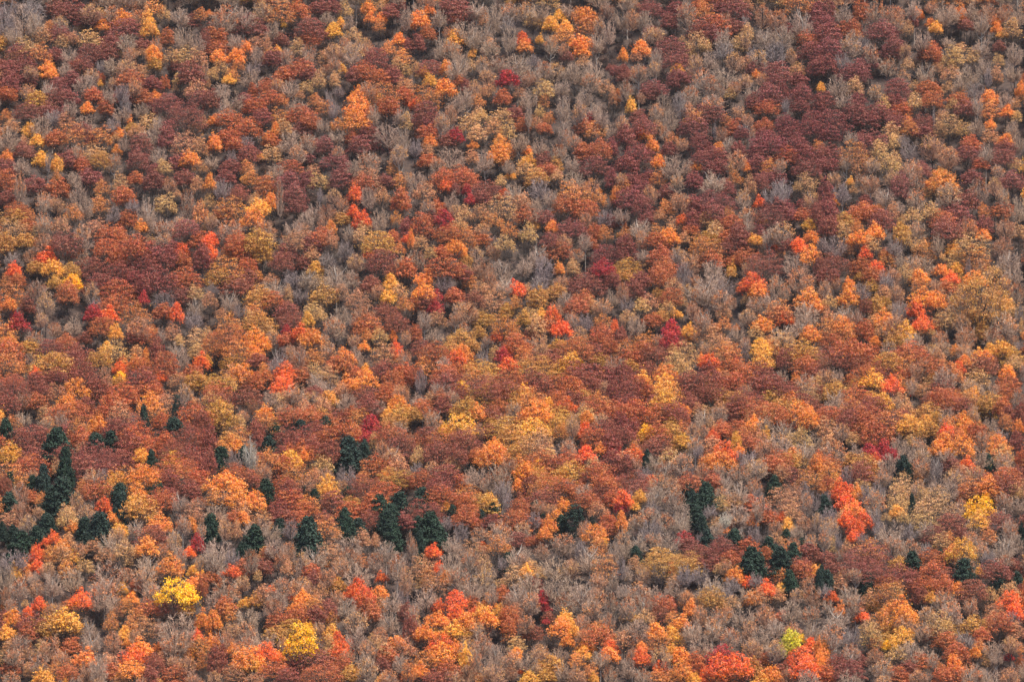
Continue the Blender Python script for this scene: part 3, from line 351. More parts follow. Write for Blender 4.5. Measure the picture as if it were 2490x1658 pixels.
t 10 132 16 10;g 18 138 16 16;r 32 136 16 12;b 5 136 8 12;c 50 142 20 12;c 48 152 18 10;m 54 148 14 10;y 66 146 10 12;O 68 152 10 8;r 4 150 12 14;o 26 152 16 9;p 16 150 10 10;g 38 153 12 8;k 153 134 14 8;O 133 138 18 10;t 128 146 16 12;k 110 143 7 4;g 112 146 12 14;g 152 144 26 12;t 152 152 24 10;g 170 138 20 14;O 178 148 20 12;p 96 154 24 8;g 118 154 14 6;o 140 154 14 6
T 1990 415 ggbbotr
m 6 20 12 22;p 2 6 6 6;b 14 6 14 12;s 22 16 18 18;g 40 6 16 12;y 29 9 7 8;t 32 17 8 6;b 48 10 20 16;m 76 12 20 20;b 68 4 18 14;g 90 8 20 16;g 90 22 20 18;g 62 20 22 16;O 114 6 26 12;o 106 10 12 10;g 120 14 24 12;t 105 18 12 10;m 140 4 18 10;g 148 14 18 20;b 162 10 14 16;g 170 22 14 20;m 178 8 20 14;g 184 30 14 20;O 16 26 13 11;r 43 27 12 10;m 8 34 20 20;r 40 35 24 12;m 58 44 24 18;r 52 38 16 10;o 56 34 8 6;m 132 25 24 14;m 126 36 28 14;r 114 42 20 12;m 118 52 26 18;b 138 46 20 10;o 152 36 11 14;m 152 48 14 12;r 168 35 20 12;b 172 48 20 14;t 103 35 18 12;t 86 40 16 12;t 76 43 10 6;p 68 36 12 16;g 74 32 12 10;g 90 52 20 16
O 36 40 14 11;v 24 44 16 10;t 22 50 14 8;o 36 50 14 10;m 10 50 18 16;s 14 64 22 18;O 52 54 18 14;O 36 60 18 10;t 48 66 16 12;g 42 68 10 6;v 76 56 12 16;t 82 62 8 10;s 70 66 18 12;p 25 70 14 10;o 34 70 14 10;k 43 75 12 11;v 16 75 14 8;r 63 75 14 8;o 64 80 14 10;m 14 84 30 16;m 8 94 20 12;r 40 88 16 14;k 52 87 14 9;r 50 94 16 10;g 98 80 22 10;o 98 70 20 14;t 92 66 14 10;g 86 82 22 14;g 110 64 12 20;g 75 80 10 14;t 80 92 16 12;b 68 94 16 14;s 62 96 12 14;t 111 76 10 5
O 140 52 12 10;O 152 58 13 9;t 142 66 26 16;t 130 58 12 14;o 145 74 20 10;y 124 70 16 10;t 126 80 20 14;y 127 90 14 12;v 130 100 10 8;t 184 54 14 12;b 170 64 20 12;g 175 78 24 16;s 168 76 14 12;b 148 86 16 14;s 138 84 6 18;t 163 92 12 10;g 178 92 22 16;g 182 108 16 20;s 184 128 8 14;b 172 100 10 12
O 93 95 17 10;o 92 103 16 10;k 113 91 12 9;k 122 98 18 14;r 118 106 16 10;b 108 102 16 8;O 28 104 12 14;O 28 114 20 14;o 40 114 12 10;v 38 97 10 8;s 40 108 18 16;v 48 104 14 8;g 6 106 16 16;b 14 98 14 8;t 10 118 16 8;v 53 122 16 16;v 62 122 10 10;m 44 124 10 12;b 60 108 14 12;p 60 110 12 8;b 72 110 14 16;s 74 124 16 14;b 72 134 24 10;O 96 116 22 16;k 90 126 20 18;O 108 118 20 14;k 96 136 20 12;r 104 142 16 10;t 116 134 18 14
O 144 95 20 7;v 150 112 42 38;t 160 116 22 14;b 128 114 20 14;t 145 122 30 12;y 172 122 14 12;t 178 130 12 14;g 128 126 18 14;g 160 128 20 14;g 172 138 22 18;v 146 134 18 12;b 132 136 16 14;v 150 146 14 14;g 160 148 20 14;b 136 148 20 14;t 187 142 6 14
o 6 127 8 7;p 10 132 14 8;g 24 126 18 10;g 34 134 14 16;p 52 133 12 8;O 60 132 18 10;O 68 140 18 10;y 78 142 20 8;O 90 142 14 8;p 60 146 16 10;t 50 138 14 10;r 43 145 14 15;O 22 138 20 10;o 10 142 24 14;o 26 148 18 10;r 12 153 22 8;O 52 154 8 4;v 72 152 20 10;g 88 152 20 10;t 100 146 14 10;b 112 150 16 10;y 158 155 6 4;O 168 154 8 5;g 180 154 10 8;t 84 147 12 6
T 0 830 rmrorpb
r 8 4 22 10;v 28 4 18 12;m 46 4 22 12;o 5 17 26 14;o 18 22 14 12;g 28 14 12 14;p 58 2 12 8;v 47 20 32 16;o 50 15 22 8;r 72 12 24 16;m 72 22 22 14;v 92 14 20 16;t 106 6 24 14;y 98 5 10 10;k 110 23 14 10;k 112 17 12 8;O 126 15 15 7;r 128 22 18 12;p 125 8 14 10;k 134 14 10 16;m 144 8 14 20;r 152 20 18 18;g 163 5 16 14;g 168 14 14 16;t 180 6 16 12;k 184 17 14 14;r 178 28 14 10
k 33 28 10 12;m 52 31 18 12;m 66 28 14 10;Y 111 31 10 6;v 110 36 10 6;r 130 32 26 16;k 148 32 12 10;p 165 32 14 8;v 182 36 16 14;g 170 44 14 16;m 80 36 24 20;m 90 44 14 14;b 96 26 12 8;p 98 36 12 12;r 112 44 26 14;r 136 42 22 12;O 69 43 20 16;m 12 40 26 16;m 34 34 20 12;r 10 33 18 6;b 22 50 18 14;m 40 44 16 12;p 54 44 16 10;m 5 54 18 16;r 34 52 20 10
O 62 53 26 12;r 62 61 28 10;t 40 64 13 12;g 44 72 16 12;y 3 65 7 6;o 10 72 22 10;g 22 68 18 14;m 78 58 16 14;r 104 55 26 18;p 110 62 20 14;n 113 59 5 8;e 113 67 10 4;r 95 65 20 12;O 138 52 28 12;p 155 50 22 10;o 140 62 26 12;n 162 64 10 26;e 160 75 20 10;e 132 71 9 22;r 148 72 14 12;p 178 54 14 8;r 178 66 24 18;m 186 74 12 16;g 56 68 12 14
o 72 76 20 12;O 90 74 20 10;r 62 84 22 16;m 115 75 26 14;m 106 80 22 12;r 125 82 26 14;r 76 88 22 16;e 5 84 16 20;m 20 88 18 14;m 35 88 22 18;o 52 80 14 8;e 53 92 24 22;e 42 105 12 20;y 10 100 22 14;e 88 90 18 10;e 102 90 16 14;b 76 96 14 12;m 118 92 22 14;m 86 100 26 16;m 58 104 16 14;m 108 98 18 12;r 130 94 22 14;r 165 80 26 14;m 172 88 26 16;r 152 90 18 14;m 160 98 26 14;r 183 92 14 14;m 30 102 22 10;g 94 98 8 8
r 28 112 24 14;m 24 110 18 10;o 10 118 24 12;y 14 125 10 10;b 30 122 14 12;e 9 130 10 20;b 18 136 16 16;m 4 132 8 14;e 8 146 20 16;e 40 125 14 24;e 60 112 12 24;t 53 113 11 12;m 76 112 24 14;m 92 108 24 12;m 112 108 20 16;b 86 120 20 12;s 94 122 16 16;y 130 103 16 10;e 139 107 10 16;e 144 116 12 12;t 152 104 16 8;y 160 103 18 6;m 176 104 24 14;r 164 112 26 12;m 182 114 16 14;o 118 122 34 14;O 132 118 22 10;y 108 124 18 10;r 142 122 16 12;m 98 116 14 10
e 58 134 28 18;e 50 144 22 20;o 76 132 11 10;b 70 144 14 18;r 88 136 20 16;o 96 142 10 10;v 104 134 18 12;e 97 130 10 8;O 126 136 20 12;e 110 138 16 14;e 112 148 16 18;e 145 132 11 12;e 138 138 10 8;o 132 126 14 8;r 156 124 20 12;o 164 118 20 10;m 172 132 16 12;e 167 132 10 11;r 182 125 14 14;m 176 136 14 10;t 187 134 8 8;y 188 119 5 6
b 20 150 18 10;o 38 144 14 12;r 28 142 14 10;k 96 150 12 12;v 128 148 26 14;y 124 146 20 10;r 148 144 22 16;m 156 140 14 10;g 166 144 16 14;t 62 153 16 8;g 80 152 18 10;b 35 154 12 8;p 176 152 22 8;g 184 146 12 10;r 182 148 10 8;e 30 130 14 12;m 34 118 10 8
T 500 830 rromgpo
o 8 4 18 14;o 30 8 22 18;O 44 8 18 14;O 54 2 12 12;r 48 16 18 10;v 26 18 18 10;r 14 8 14 10;s 68 14 18 22;b 78 8 14 16;b 86 12 16 20;o 99 12 14 10;b 112 4 20 14;o 126 14 18 14;O 128 10 16 8;r 120 20 16 12;g 138 10 12 14;O 145 3 12 8;g 146 16 14 14;p 164 8 20 14;k 175 6 10 14;o 170 14 16 10;m 165 25 22 16;b 183 12 12 14;r 182 28 14 16;y 2 17 6 8
p 28 28 26 14;O 32 26 20 10;v 12 34 22 10;y 30 38 12 10;t 20 36 14 8;r 44 36 16 14;o 54 24 16 10;r 54 32 16 10;k 73 23 18 9;k 70 37 20 10;k 72 30 16 8;r 88 30 18 12;t 100 24 16 8;g 102 32 18 12;t 112 27 20 10;g 112 38 20 12;y 147 26 12 12;O 147 34 24 16;O 132 36 18 12;p 124 40 14 8;r 138 28 12 10;r 172 36 18 18;b 180 44 16 16;r 168 46 10 14
r 10 44 22 14;m 38 48 24 14;m 15 52 22 12;p 5 50 14 8;g 60 50 20 16;b 42 56 16 14;t 68 52 18 14;p 78 54 16 14;g 84 44 20 14;r 100 44 18 6;g 98 50 18 14;y 113 50 14 8;p 108 56 16 10;g 130 52 22 14;b 128 44 18 12;r 148 48 18 12;m 150 58 18 14;r 165 50 14 10;p 176 46 14 10;O 176 56 14 12;y 168 64 14 8;v 180 64 18 10;O 184 60 14 10;g 158 58 14 12;g 74 62 18 12;p 90 58 20 12
v 12 64 22 20;y 14 60 16 10;t 12 76 18 12;O 54 64 20 12;o 56 72 24 14;b 34 66 14 12;t 30 74 14 12;r 80 66 18 10;r 98 64 22 8;r 118 68 24 12;r 110 72 18 10;o 140 68 18 14;r 132 66 14 12;e 96 72 12 10;e 87 77 18 10;e 110 74 14 10;e 80 73 8 8;v 106 66 20 8;c 152 75 16 14;c 147 87 14 12;m 152 66 10 8;v 172 72 18 10;g 178 76 16 12
o 30 84 22 12;v 22 90 20 12;O 26 92 18 10;o 16 98 16 14;m 4 90 12 18;m 4 110 10 20;m 46 80 14 14;m 48 90 12 16;e 64 82 16 14;e 58 94 18 12;m 76 88 18 16;m 100 82 24 16;m 90 90 22 12;r 106 90 20 14;r 126 80 26 16;m 120 88 20 14;o 138 82 14 14;m 114 100 12 14;r 90 96 22 10;r 78 100 16 10;m 70 102 10 10;e 131 100 25 24;s 130 118 20 12;e 146 98 10 16;t 154 90 10 16;r 170 84 26 16;r 178 96 24 18;g 188 88 8 16;b 162 96 14 14
w 41 98 12 24;w 174 106 10 10;e 14 106 16 16;s 26 104 14 14;e 35 104 12 14;o 58 104 20 12;r 52 108 20 12;y 79 105 17 9;O 90 104 12 14;o 84 110 16 10;y 110 103 14 8;t 108 110 20 12;r 72 112 16 12;o 82 118 24 14;m 64 118 14 12;b 52 116 16 12;r 30 118 30 12;r 40 124 20 10;v 46 128 14 10;g 55 120 14 10;p 100 122 16 12;b 92 128 20 12;e 85 134 8 6;r 72 130 18 12;b 110 118 14 8;g 114 124 10 10;y 112 128 20 12;y 112 136 16 10;p 130 126 12 8;b 125 130 14 12;r 160 110 24 12;p 178 108 18 10;b 172 102 18 16;r 168 118 22 8;v 176 122 24 10;O 168 119 16 6
O 18 128 34 16;O 28 140 26 14;o 10 142 18 12;s 20 140 14 10;e 55 136 18 20;O 46 146 20 16;k 42 143 10 8;g 10 152 18 10;p 32 150 18 12;m 76 136 16 14;r 78 144 22 12;m 70 150 20 10;e 90 139 10 10;e 100 140 10 8;e 131 138 9 10;r 116 144 24 14;o 96 146 18 10;r 92 152 18 8;r 150 132 30 18;r 165 136 24 14;r 156 144 24 12;e 176 134 14 16;e 178 146 22 14;e 160 146 20 10;e 170 152 22 8;m 184 128 12 14;v 132 146 12 6;r 132 152 18 10;r 146 152 18 8;o 144 124 12 10
T 1000 830 rromovg
m 10 5 20 12;r 20 10 20 16;o 14 20 20 12;v 36 3 22 8;v 56 3 14 10;O 47 10 18 14;k 42 16 20 16;k 38 8 8 8;g 30 18 14 12;s 66 12 10 18;v 66 22 20 8;v 54 24 14 8;c 84 12 18 14;k 88 8 14 10;k 90 20 16 10;o 102 10 14 12;p 108 14 14 12;r 102 4 14 8;b 120 6 14 12;v 136 3 12 8;r 150 4 26 12;m 130 14 24 12;m 166 8 22 14;y 147 15 20 9;v 171 16 14 9;v 112 21 28 12;v 140 22 20 8;r 182 4 14 12;b 184 18 12 14;t 76 10 10 14
r 4 30 10 14;s 9 32 10 20;r 30 28 24 14;m 34 34 22 12;r 42 26 14 10;o 58 30 20 12;b 52 32 10 8;y 46 40 15 7;O 40 45 10 5;p 72 32 14 8;t 82 32 18 10;r 90 30 20 10;m 65 40 24 12;m 112 32 24 12;m 88 40 24 10;r 126 38 24 10;r 140 34 26 12;m 160 26 28 12;m 158 34 20 10;o 176 30 16 10;m 182 32 14 14;p 120 36 6 4;m 170 42 20 14;r 146 40 22 12;v 158 50 16 10;m 184 46 12 20;b 180 40 14 12;r 96 37 12 8
g 6 52 16 14;g 26 42 18 12;p 18 50 12 10;r 28 50 16 10;g 38 50 14 12;m 45 48 14 12;v 62 48 22 10;v 70 44 14 8;r 80 48 14 10;v 95 48 22 14;y 102 44 18 8;o 112 47 24 10;m 130 46 20 10;y 144 47 14 8;r 134 50 18 8;m 132 52 10 4;r 140 42 14 8;m 148 52 16 10;o 172 50 20 10;r 168 56 24 10;b 160 58 16 10;r 184 60 18 12;o 108 54 18 10;v 92 54 12 8
m 30 58 14 14;r 10 60 18 12;v 4 66 12 10;g 20 70 18 20;v 52 58 24 12;O 60 60 22 8;r 70 64 24 12;v 44 62 14 8;r 80 60 18 14;b 84 70 14 10;g 94 60 14 14;O 116 60 22 12;y 126 55 14 8;r 110 66 22 10;k 142 56 14 8;r 140 60 18 12;v 135 66 18 10;y 128 70 14 8;v 136 74 16 12;t 160 66 18 14;O 162 70 14 12;b 148 72 12 16;g 174 70 14 12;k 160 78 16 8;p 170 66 12 10
y 44 73 28 13;y 30 80 14 12;e 68 74 5 8;b 60 78 18 12;v 74 74 10 8;v 101 77 46 15;v 92 82 26 10;y 112 74 24 8;m 72 82 18 12;b 50 82 20 14;m 14 86 18 12;r 8 92 16 14;r 34 90 26 16;m 48 92 22 16;m 24 100 24 18;r 42 102 22 14;b 10 102 12 12;r 36 84 10 10;p 120 84 20 10;t 96 88 22 10;p 108 92 20 12;g 120 94 16 12;o 138 80 16 10;g 144 94 20 14;s 138 98 14 10;p 156 84 18 12;m 178 80 22 14;m 182 92 16 18;r 168 86 18 16
O 76 94 22 12;O 70 102 24 12;o 82 102 22 14;v 98 100 20 12;o 100 108 18 10;r 60 104 16 12;r 58 96 14 10;b 54 90 10 12;b 90 110 16 12;t 128 100 18 8;p 122 97 16 8;r 118 106 26 10;m 130 110 22 10;r 144 106 20 10;k 160 102 16 12;c 184 102 12 8;k 174 98 12 10;e 178 105 8 6;t 168 110 18 8;m 184 110 14 14;t 6 104 14 18;b 20 112 20 12;p 36 112 18 12;s 4 114 12 12;e 57 111 12 10
r 10 124 20 14;r 32 122 26 16;m 26 130 28 12;r 46 128 16 12;g 62 118 26 16;g 80 122 24 20;s 84 134 20 18;g 72 128 16 14;O 104 116 18 12;y 116 114 14 10;v 114 120 18 10;o 124 122 14 12;r 106 124 18 12;v 146 116 24 10;y 140 120 16 8;O 154 115 10 6;s 146 128 14 10;t 152 126 18 12;r 172 118 24 14;r 178 128 22 16;r 130 128 26 12;o 120 132 20 14;O 98 132 12 12;m 110 132 14 14;k 94 118 6 8;r 146 134 24 12;g 158 134 16 14;m 168 124 20 12
e 10 142 20 16;r 28 140 22 12;o 52 136 20 8;y 60 134 8 6;r 66 132 12 10;v 34 148 16 10;y 32 150 12 6;r 50 146 20 12;v 66 146 24 12;y 72 142 12 6;e 38 153 10 6;m 14 152 26 12;r 52 154 20 8;r 122 142 22 12;b 118 148 18 12;r 100 150 16 14;s 90 148 14 14;e 114 152 10 10;e 75 152 12 8;O 140 150 15 12;e 153 150 10 10;r 162 144 20 12;p 172 152 16 10;r 184 144 16 14;m 176 138 20 12;b 128 152 12 10;g 164 134 12 10
T 1500 830 rrogpbt
o 8 5 20 14;r 24 6 18 12;k 54 2 8 6;m 60 0 8 4;p 52 5 12 8;t 64 6 20 12;r 34 10 20 12;b 82 4 18 14;o 98 6 20 12;s 118 6 8 14;y 132 5 18 14;O 140 3 10 10;k 148 8 12 12;v 170 4 24 10;s 160 6 10 12;b 182 8 16 12;r 10 14 18 12;g 5 18 10 10;v 12 20 16 8;t 54 16 22 14;t 62 22 22 14;g 62 26 14 10;O 77 15 8 10;k 85 18 14 12;O 88 24 12 6;c 108 15 12 6;o 104 8 18 12;y 134 16 20 14;r 106 22 16 10;r 156 14 16 14;O 170 16 14 10;r 174 20 26 14;r 182 28 16 14;p 114 22 10 8;b 94 14 10 10
m 28 23 20 8;m 5 28 12 14;y 22 30 20 8;O 45 26 18 8;k 42 23 8 5;y 44 34 28 10;o 46 42 24 10;m 10 36 22 14;m 10 46 20 16;r 20 40 16 14;r 30 46 14 12;m 66 34 24 12;m 62 42 20 12;m 84 30 22 10;r 86 22 12 10;p 100 32 14 10;r 120 26 24 12;r 132 26 18 12;r 110 34 20 10;v 82 38 16 6;m 88 44 24 12;r 98 38 16 10;t 114 36 14 10;g 118 42 16 10;p 124 34 12 10;m 134 34 22 12;m 150 40 24 14;r 136 40 18 12;m 160 46 22 12;O 165 34 10 10;g 150 30 16 10;g 174 34 20 12;t 182 38 16 14;t 176 48 18 14;p 182 44 14 12
y 44 50 20 11;v 40 54 16 8;e 82 56 9 9;v 95 50 18 12;v 108 50 20 8;e 103 52 8 8;m 60 50 16 12;m 66 54 24 10;m 78 48 12 12;m 34 56 18 12;b 44 60 18 10;m 8 54 18 10;m 120 50 26 12;m 116 56 24 12;m 108 62 20 10;v 142 52 20 12;O 160 50 16 8;m 170 54 22 12;r 128 60 24 14;v 156 58 24 12;r 140 62 22 10;O 168 60 24 10;O 176 66 20 12;s 168 69 14 6;r 150 66 16 10;r 184 62 12 14;s 146 64 7 8;O 60 61 14 8;t 78 60 16 8;p 94 58 14 8;p 128 62 18 10
r 14 62 28 14;r 6 66 18 14;r 24 70 24 14;r 40 64 24 14;m 52 62 20 12;r 56 70 18 12;m 30 76 20 14;m 10 78 20 16;r 4 74 12 14;v 52 72 12 8;O 66 72 5 8;m 8 86 18 16;g 80 68 18 18;g 94 64 16 14;m 106 68 16 10;t 86 76 12 14;r 96 76 20 8;v 48 80 18 12;g 70 80 14 16;o 60 76 14 8;Y 27 81 13 8;y 22 88 12 8;r 38 84 20 14;m 36 94 26 14;o 16 96 14 10;y 60 88 16 8;v 56 94 18 14;g 72 92 14 14;s 74 98 12 12
O 126 74 20 14;o 122 80 18 12;y 136 84 10 12;r 112 80 18 14;t 138 64 18 10;g 134 72 14 12;r 96 82 16 10;k 88 86 14 10;p 86 92 18 12;k 98 96 20 8;r 118 90 18 16;y 110 90 10 14;k 112 98 12 8;r 155 74 10 12;g 152 78 20 14;k 170 76 14 10;O 170 74 10 6;g 148 88 24 14;r 182 72 14 12;t 168 84 20 12;g 180 88 20 14;g 154 94 22 14;g 172 96 20 12;p 132 88 12 14;b 136 96 18 14;g 80 80 12 12;s 122 104 16 10
c 2 100 5 10;k 15 102 20 12;p 8 106 18 10;b 18 110 14 12;e 28 108 10 18;s 26 118 14 10;g 34 108 14 14;t 48 104 16 12;g 44 114 20 16;g 60 108 20 16;s 66 116 12 14;r 90 102 22 10;O 96 106 24 10;O 86 108 20 10;k 106 106 10 8;b 78 116 18 12;g 94 116 16 12;s 112 104 14 10;e 119 111 8 8;g 128 112 20 16;g 112 118 18 14;r 148 104 20 8;O 162 102 16 8;y 170 100 6 6;v 158 108 14 10;r 144 112 16 12;p 152 116 14 8;t 168 108 18 12;O 184 112 14 18;o 176 120 20 8;r 186 106 8 10;g 180 98 18 10
r 8 112 14 14;O 10 120 14 8;m 12 126 26 14;r 20 134 20 10;k 31 128 11 10;r 4 130 12 12;k 6 144 14 14;c 4 150 12 12;s 14 140 8 12;y 21 142 12 10;r 66 128 18 14;p 48 130 20 14;g 38 124 20 12;m 82 124 18 12;r 88 128 16 12;k 80 122 14 8;e 66 138 12 12;e 82 140 20 20;e 72 148 16 14;e 78 134 12 12;g 100 126 18 14;g 112 134 20 14;b 126 130 18 16;e 145 130 13 14;e 141 138 8 10;e 182 128 12 12;r 158 122 20 12;o 148 126 10 10;b 162 134 18 14;s 172 134 10 14;p 150 138 18 12;p 158 144 20 12;r 122 145 16 8;p 106 144 16 10;t 106 131 6 3
g 36 138 20 14;s 32 148 14 6;y 16 150 12 8;g 52 142 20 16;g 30 153 24 8;g 60 152 20 10;t 94 148 16 14;g 110 152 20 10;g 134 146 20 14;s 130 138 10 10;g 128 154 16 8;k 136 154 14 6;g 174 144 14 18;s 182 142 12 18;p 160 152 18 10;o 186 132 8 10;s 86 152 14 8;g 96 136 16 12;p 88 146 12 6
T 1990 830 rogrtbo
r 28 6 34 14;m 16 12 26 12;r 44 10 26 14;r 40 18 24 12;s 24 16 14 12;b 6 18 16 14;O 54 0 8 4;g 64 4 14 12;r 84 8 22 12;o 78 16 24 12;r 92 14 18 12;v 64 20 26 20;O 56 20 12 10;r 44 26 28 12;m 58 26 20 12;b 6 28 18 10;g 18 30 12 12;b 104 6 18 14;g 116 4 14 12;o 127 7 14 10;O 126 6 8 8;p 110 14 18 14;g 134 4 14 8;y 146 10 14 10;y 168 4 18 10;O 154 12 14 8;v 176 10 18 10;y 158 4 12 6;s 184 4 12 12;t 180 18 16 10;g 188 22 8 14
y 50 34 22 16;O 54 28 8 8;y 34 36 14 8;k 68 38 18 14;r 76 30 12 10;b 88 26 18 16;g 96 22 16 14;r 104 18 20 8;o 120 22 22 12;k 128 24 12 12;O 134 18 12 10;t 140 22 16 14;r 150 20 22 16;y 102 29 11 7;t 104 36 12 10;g 116 28 20 12;m 114 38 22 12;o 128 32 12 12;t 148 32 22 14;g 140 40 20 16;g 156 40 20 14;O 174 28 14 12;r 174 38 20 16;r 168 46 16 10;g 86 38 14 14;o 76 36 14 10;p 96 42 12 8;s 66 44 12 8;t 56 42 12 8
v 16 40 20 8;t 10 38 10 4;g 16 50 20 14;r 4 46 10 10;p 32 40 16 8;r 34 46 20 8;y 60 51 16 7;v 48 50 14 8;o 30 54 22 10;y 18 58 14 6;m 50 58 22 12;m 38 62 26 12;r 30 68 24 10;r 10 64 22 8;m 24 72 18 8;p 76 50 18 10;g 70 56 18 14;r 112 48 22 10;r 122 52 26 14;m 132 58 20 12;m 104 54 18 12;k 105 51 10 8;b 100 48 10 8;p 82 60 16 8;p 140 50 18 12;y 142 44 18 6;v 158 54 18 12;v 152 62 16 12;r 170 58 16 14;m 174 66 12 12;g 184 50 14 16;m 186 66 12 18;g 120 64 20 12;g 142 64 12 14;o 128 46 14 6
r 46 66 26 12;O 38 68 16 8;o 66 66 24 10;m 78 68 18 12;m 60 72 20 10;r 54 80 28 14;m 68 84 14 12;r 44 76 20 12;v 100 64 18 12;v 108 70 12 10;y 84 72 20 10;y 98 72 16 10;v 84 78 22 14;v 102 80 16 12;t 84 88 12 6;s 90 79 10 8;O 132 70 20 12;v 142 72 14 10;o 118 74 18 12;k 118 80 14 8;O 134 80 14 14;r 124 86 18 12;O 116 88 22 10;O 132 92 20 12;O 110 94 20 10;r 146 82 14 14;g 150 88 14 16;o 172 72 12 14;s 166 82 14 8;g 158 74 16 12;O 184 78 12 14;r 182 90 12 16;o 162 86 14 10;O 165 92 22 12;t 170 98 24 10
t 35 76 10 12;t 32 88 14 10;p 8 76 18 14;g 22 80 16 14;p 10 88 20 12;g 14 96 24 16;g 34 98 14 14;c 47 97 14 8;c 50 102 16 7;c 60 96 10 12;c 66 102 14 8;b 52 90 12 10;k 52 106 14 6;g 74 92 14 16;g 92 92 18 16;g 82 102 20 14;g 96 102 16 12;r 9 112 20 14;o 10 118 18 14;v 30 108 14 10;v 44 110 22 12;m 38 118 20 14;m 36 124 16 10;o 48 122 14 14;s 26 120 12 14;g 64 110 18 16;g 60 122 16 14;y 15 124 9 8;o 18 130 18 10;r 8 130 12 12
e 78 115 14 20;e 84 120 8 14;e 108 104 7 10;s 108 112 12 18;b 94 112 18 16;g 118 102 16 14;k 136 110 16 12;m 122 112 16 12;g 124 122 20 18;p 130 116 16 10;e 156 110 10 12;g 150 104 16 12;g 170 104 20 12;r 186 108 8 16;g 144 116 20 12;g 172 114 18 12;r 150 122 18 8;c 146 122 14 8;r 172 122 24 12;m 168 130 20 12;m 184 122 10 14;O 156 130 22 14;o 140 130 22 12;O 152 126 14 8;m 150 134 20 10;r 136 138 20 14;o 162 136 18 12;p 184 132 12 12;g 120 134 16 14
k 22 132 18 14;k 26 146 20 18;k 20 140 14 10;O 32 152 18 10;k 36 138 10 14;t 40 130 18 8;s 44 136 14 14;s 6 140 12 14;e 5 148 14 14;g 52 144 20 22;s 54 134 14 16;t 78 128 18 14;o 92 122 10 10;t 74 138 18 16;g 92 132 14 18;t 96 140 12 14;e 86 148 6 14;g 110 128 16 18;t 108 140 22 14;t 100 150 22 12;y 72 154 14 8;t 74 146 18 10;Y 148 150 22 14;Y 154 144 10 8;b 132 148 14 14;g 124 152 16 12;g 170 144 18 14;g 182 146 14 14;g 168 154 18 6;t 180 136 16 12;e 0 128 3 6;s 10 154 14 8
T 0 1243 ggbpotr
p 8 6 14 12;g 26 8 18 16;e 43 12 18 18;e 2 16 8 14;e 20 24 22 12;e 34 22 16 14;e 12 16 14 8;e 14 30 14 10;t 62 5 18 14;O 66 14 11 12;p 62 24 14 10;e 78 14 16 16;e 92 12 20 18;e 80 26 12 10;O 102 4 14 10;O 111 9 6 5;e 117 4 12 12;g 125 12 16 12;O 146 8 22 14;g 168 10 16 14;p 178 2 12 6;k 176 12 8 12;g 185 16 10 14;m 140 19 24 12;m 144 26 16 8;g 160 24 14 18;b 108 18 20 12;g 102 26 26 16;y 109 14 16 6
k 49 24 11 13;k 42 28 8 6;O 57 30 14 10;p 56 36 18 12;k 34 38 13 16;O 22 48 16 10;y 14 54 8 13;k 34 50 12 10;o 26 58 14 10;o 48 38 20 14;y 66 41 13 11;o 62 48 18 8;b 72 32 16 10;p 86 30 12 10;p 98 37 18 8;t 115 34 16 14;O 135 30 20 12;O 126 36 10 8;g 138 44 26 18;g 134 58 20 20;O 157 48 22 20;y 180 52 14 10;c 181 28 10 14;k 174 36 14 8;g 184 44 12 14;b 150 32 14 8;g 166 38 12 12;t 118 44 10 8
s 14 36 24 12;g 5 56 16 24;g 18 66 18 20;b 5 74 10 14;g 48 62 20 18;b 44 50 18 14;g 66 58 18 18;t 78 48 12 10;g 98 52 32 18;g 96 66 32 18;b 116 56 18 14;y 112 70 12 10;r 128 66 12 10;O 121 78 14 8;g 140 72 20 14;O 180 62 16 10;r 186 66 8 18;g 90 80 20 16;g 106 82 16 14;b 34 68 16 14;g 30 58 12 12
Y 160 73 26 20;Y 174 76 16 14;v 170 87 14 6;r 138 88 18 12;r 158 84 16 8;k 75 78 20 14;r 66 84 18 10;k 36 84 14 12;k 26 92 12 10;o 46 90 12 12;t 23 84 7 7;g 10 84 12 10;O 4 86 8 8;r 4 96 10 12;O 12 98 18 16;y 6 108 14 7;m 28 102 22 18;r 26 108 18 10;y 60 94 34 12;v 52 100 34 12;v 46 106 18 10;g 82 104 18 22;g 84 116 18 18;o 102 100 14 18;p 108 92 10 10;o 114 84 14 12;o 126 94 16 14;p 134 104 20 14;g 164 100 34 20;g 162 114 26 14;g 148 106 12 14;O 185 98 12 18;k 180 112 16 10;o 120 104 12 14;b 52 86 18 10;b 124 112 14 12
b 46 118 24 14;r 66 122 20 14;b 56 132 20 14;g 20 118 22 14;g 12 130 18 14;t 39 124 13 14;g 36 136 18 16;b 26 128 14 12;p 14 134 16 14;p 8 122 12 10;O 78 131 19 13;y 114 111 10 12;O 117 120 9 8;O 130 121 20 12;k 122 130 22 14;O 120 143 26 16;O 148 121 12 8;O 158 126 10 7;k 53 137 9 9;o 50 144 14 10;r 62 146 22 14;b 80 144 20 14;g 90 140 18 20;p 100 136 18 12;r 100 146 20 14;b 104 116 16 16;s 114 130 8 12;g 100 128 12 12
m 142 138 18 14;m 138 148 18 14;b 160 136 16 12;b 172 138 18 16;o 184 120 18 14;O 176 128 14 10;o 186 134 10 18;r 162 148 22 16;b 178 152 20 12;g 10 150 20 12;y 40 150 18 12;y 60 155 8 5;p 26 144 12 14;g 88 154 16 8;g 70 154 14 8;v 142 154 14 6;p 110 152 12 10;p 148 132 10 8;b 130 154 12 8;r 10 142 14 12;p 78 152 12 8
T 500 1243 ggbbrpo
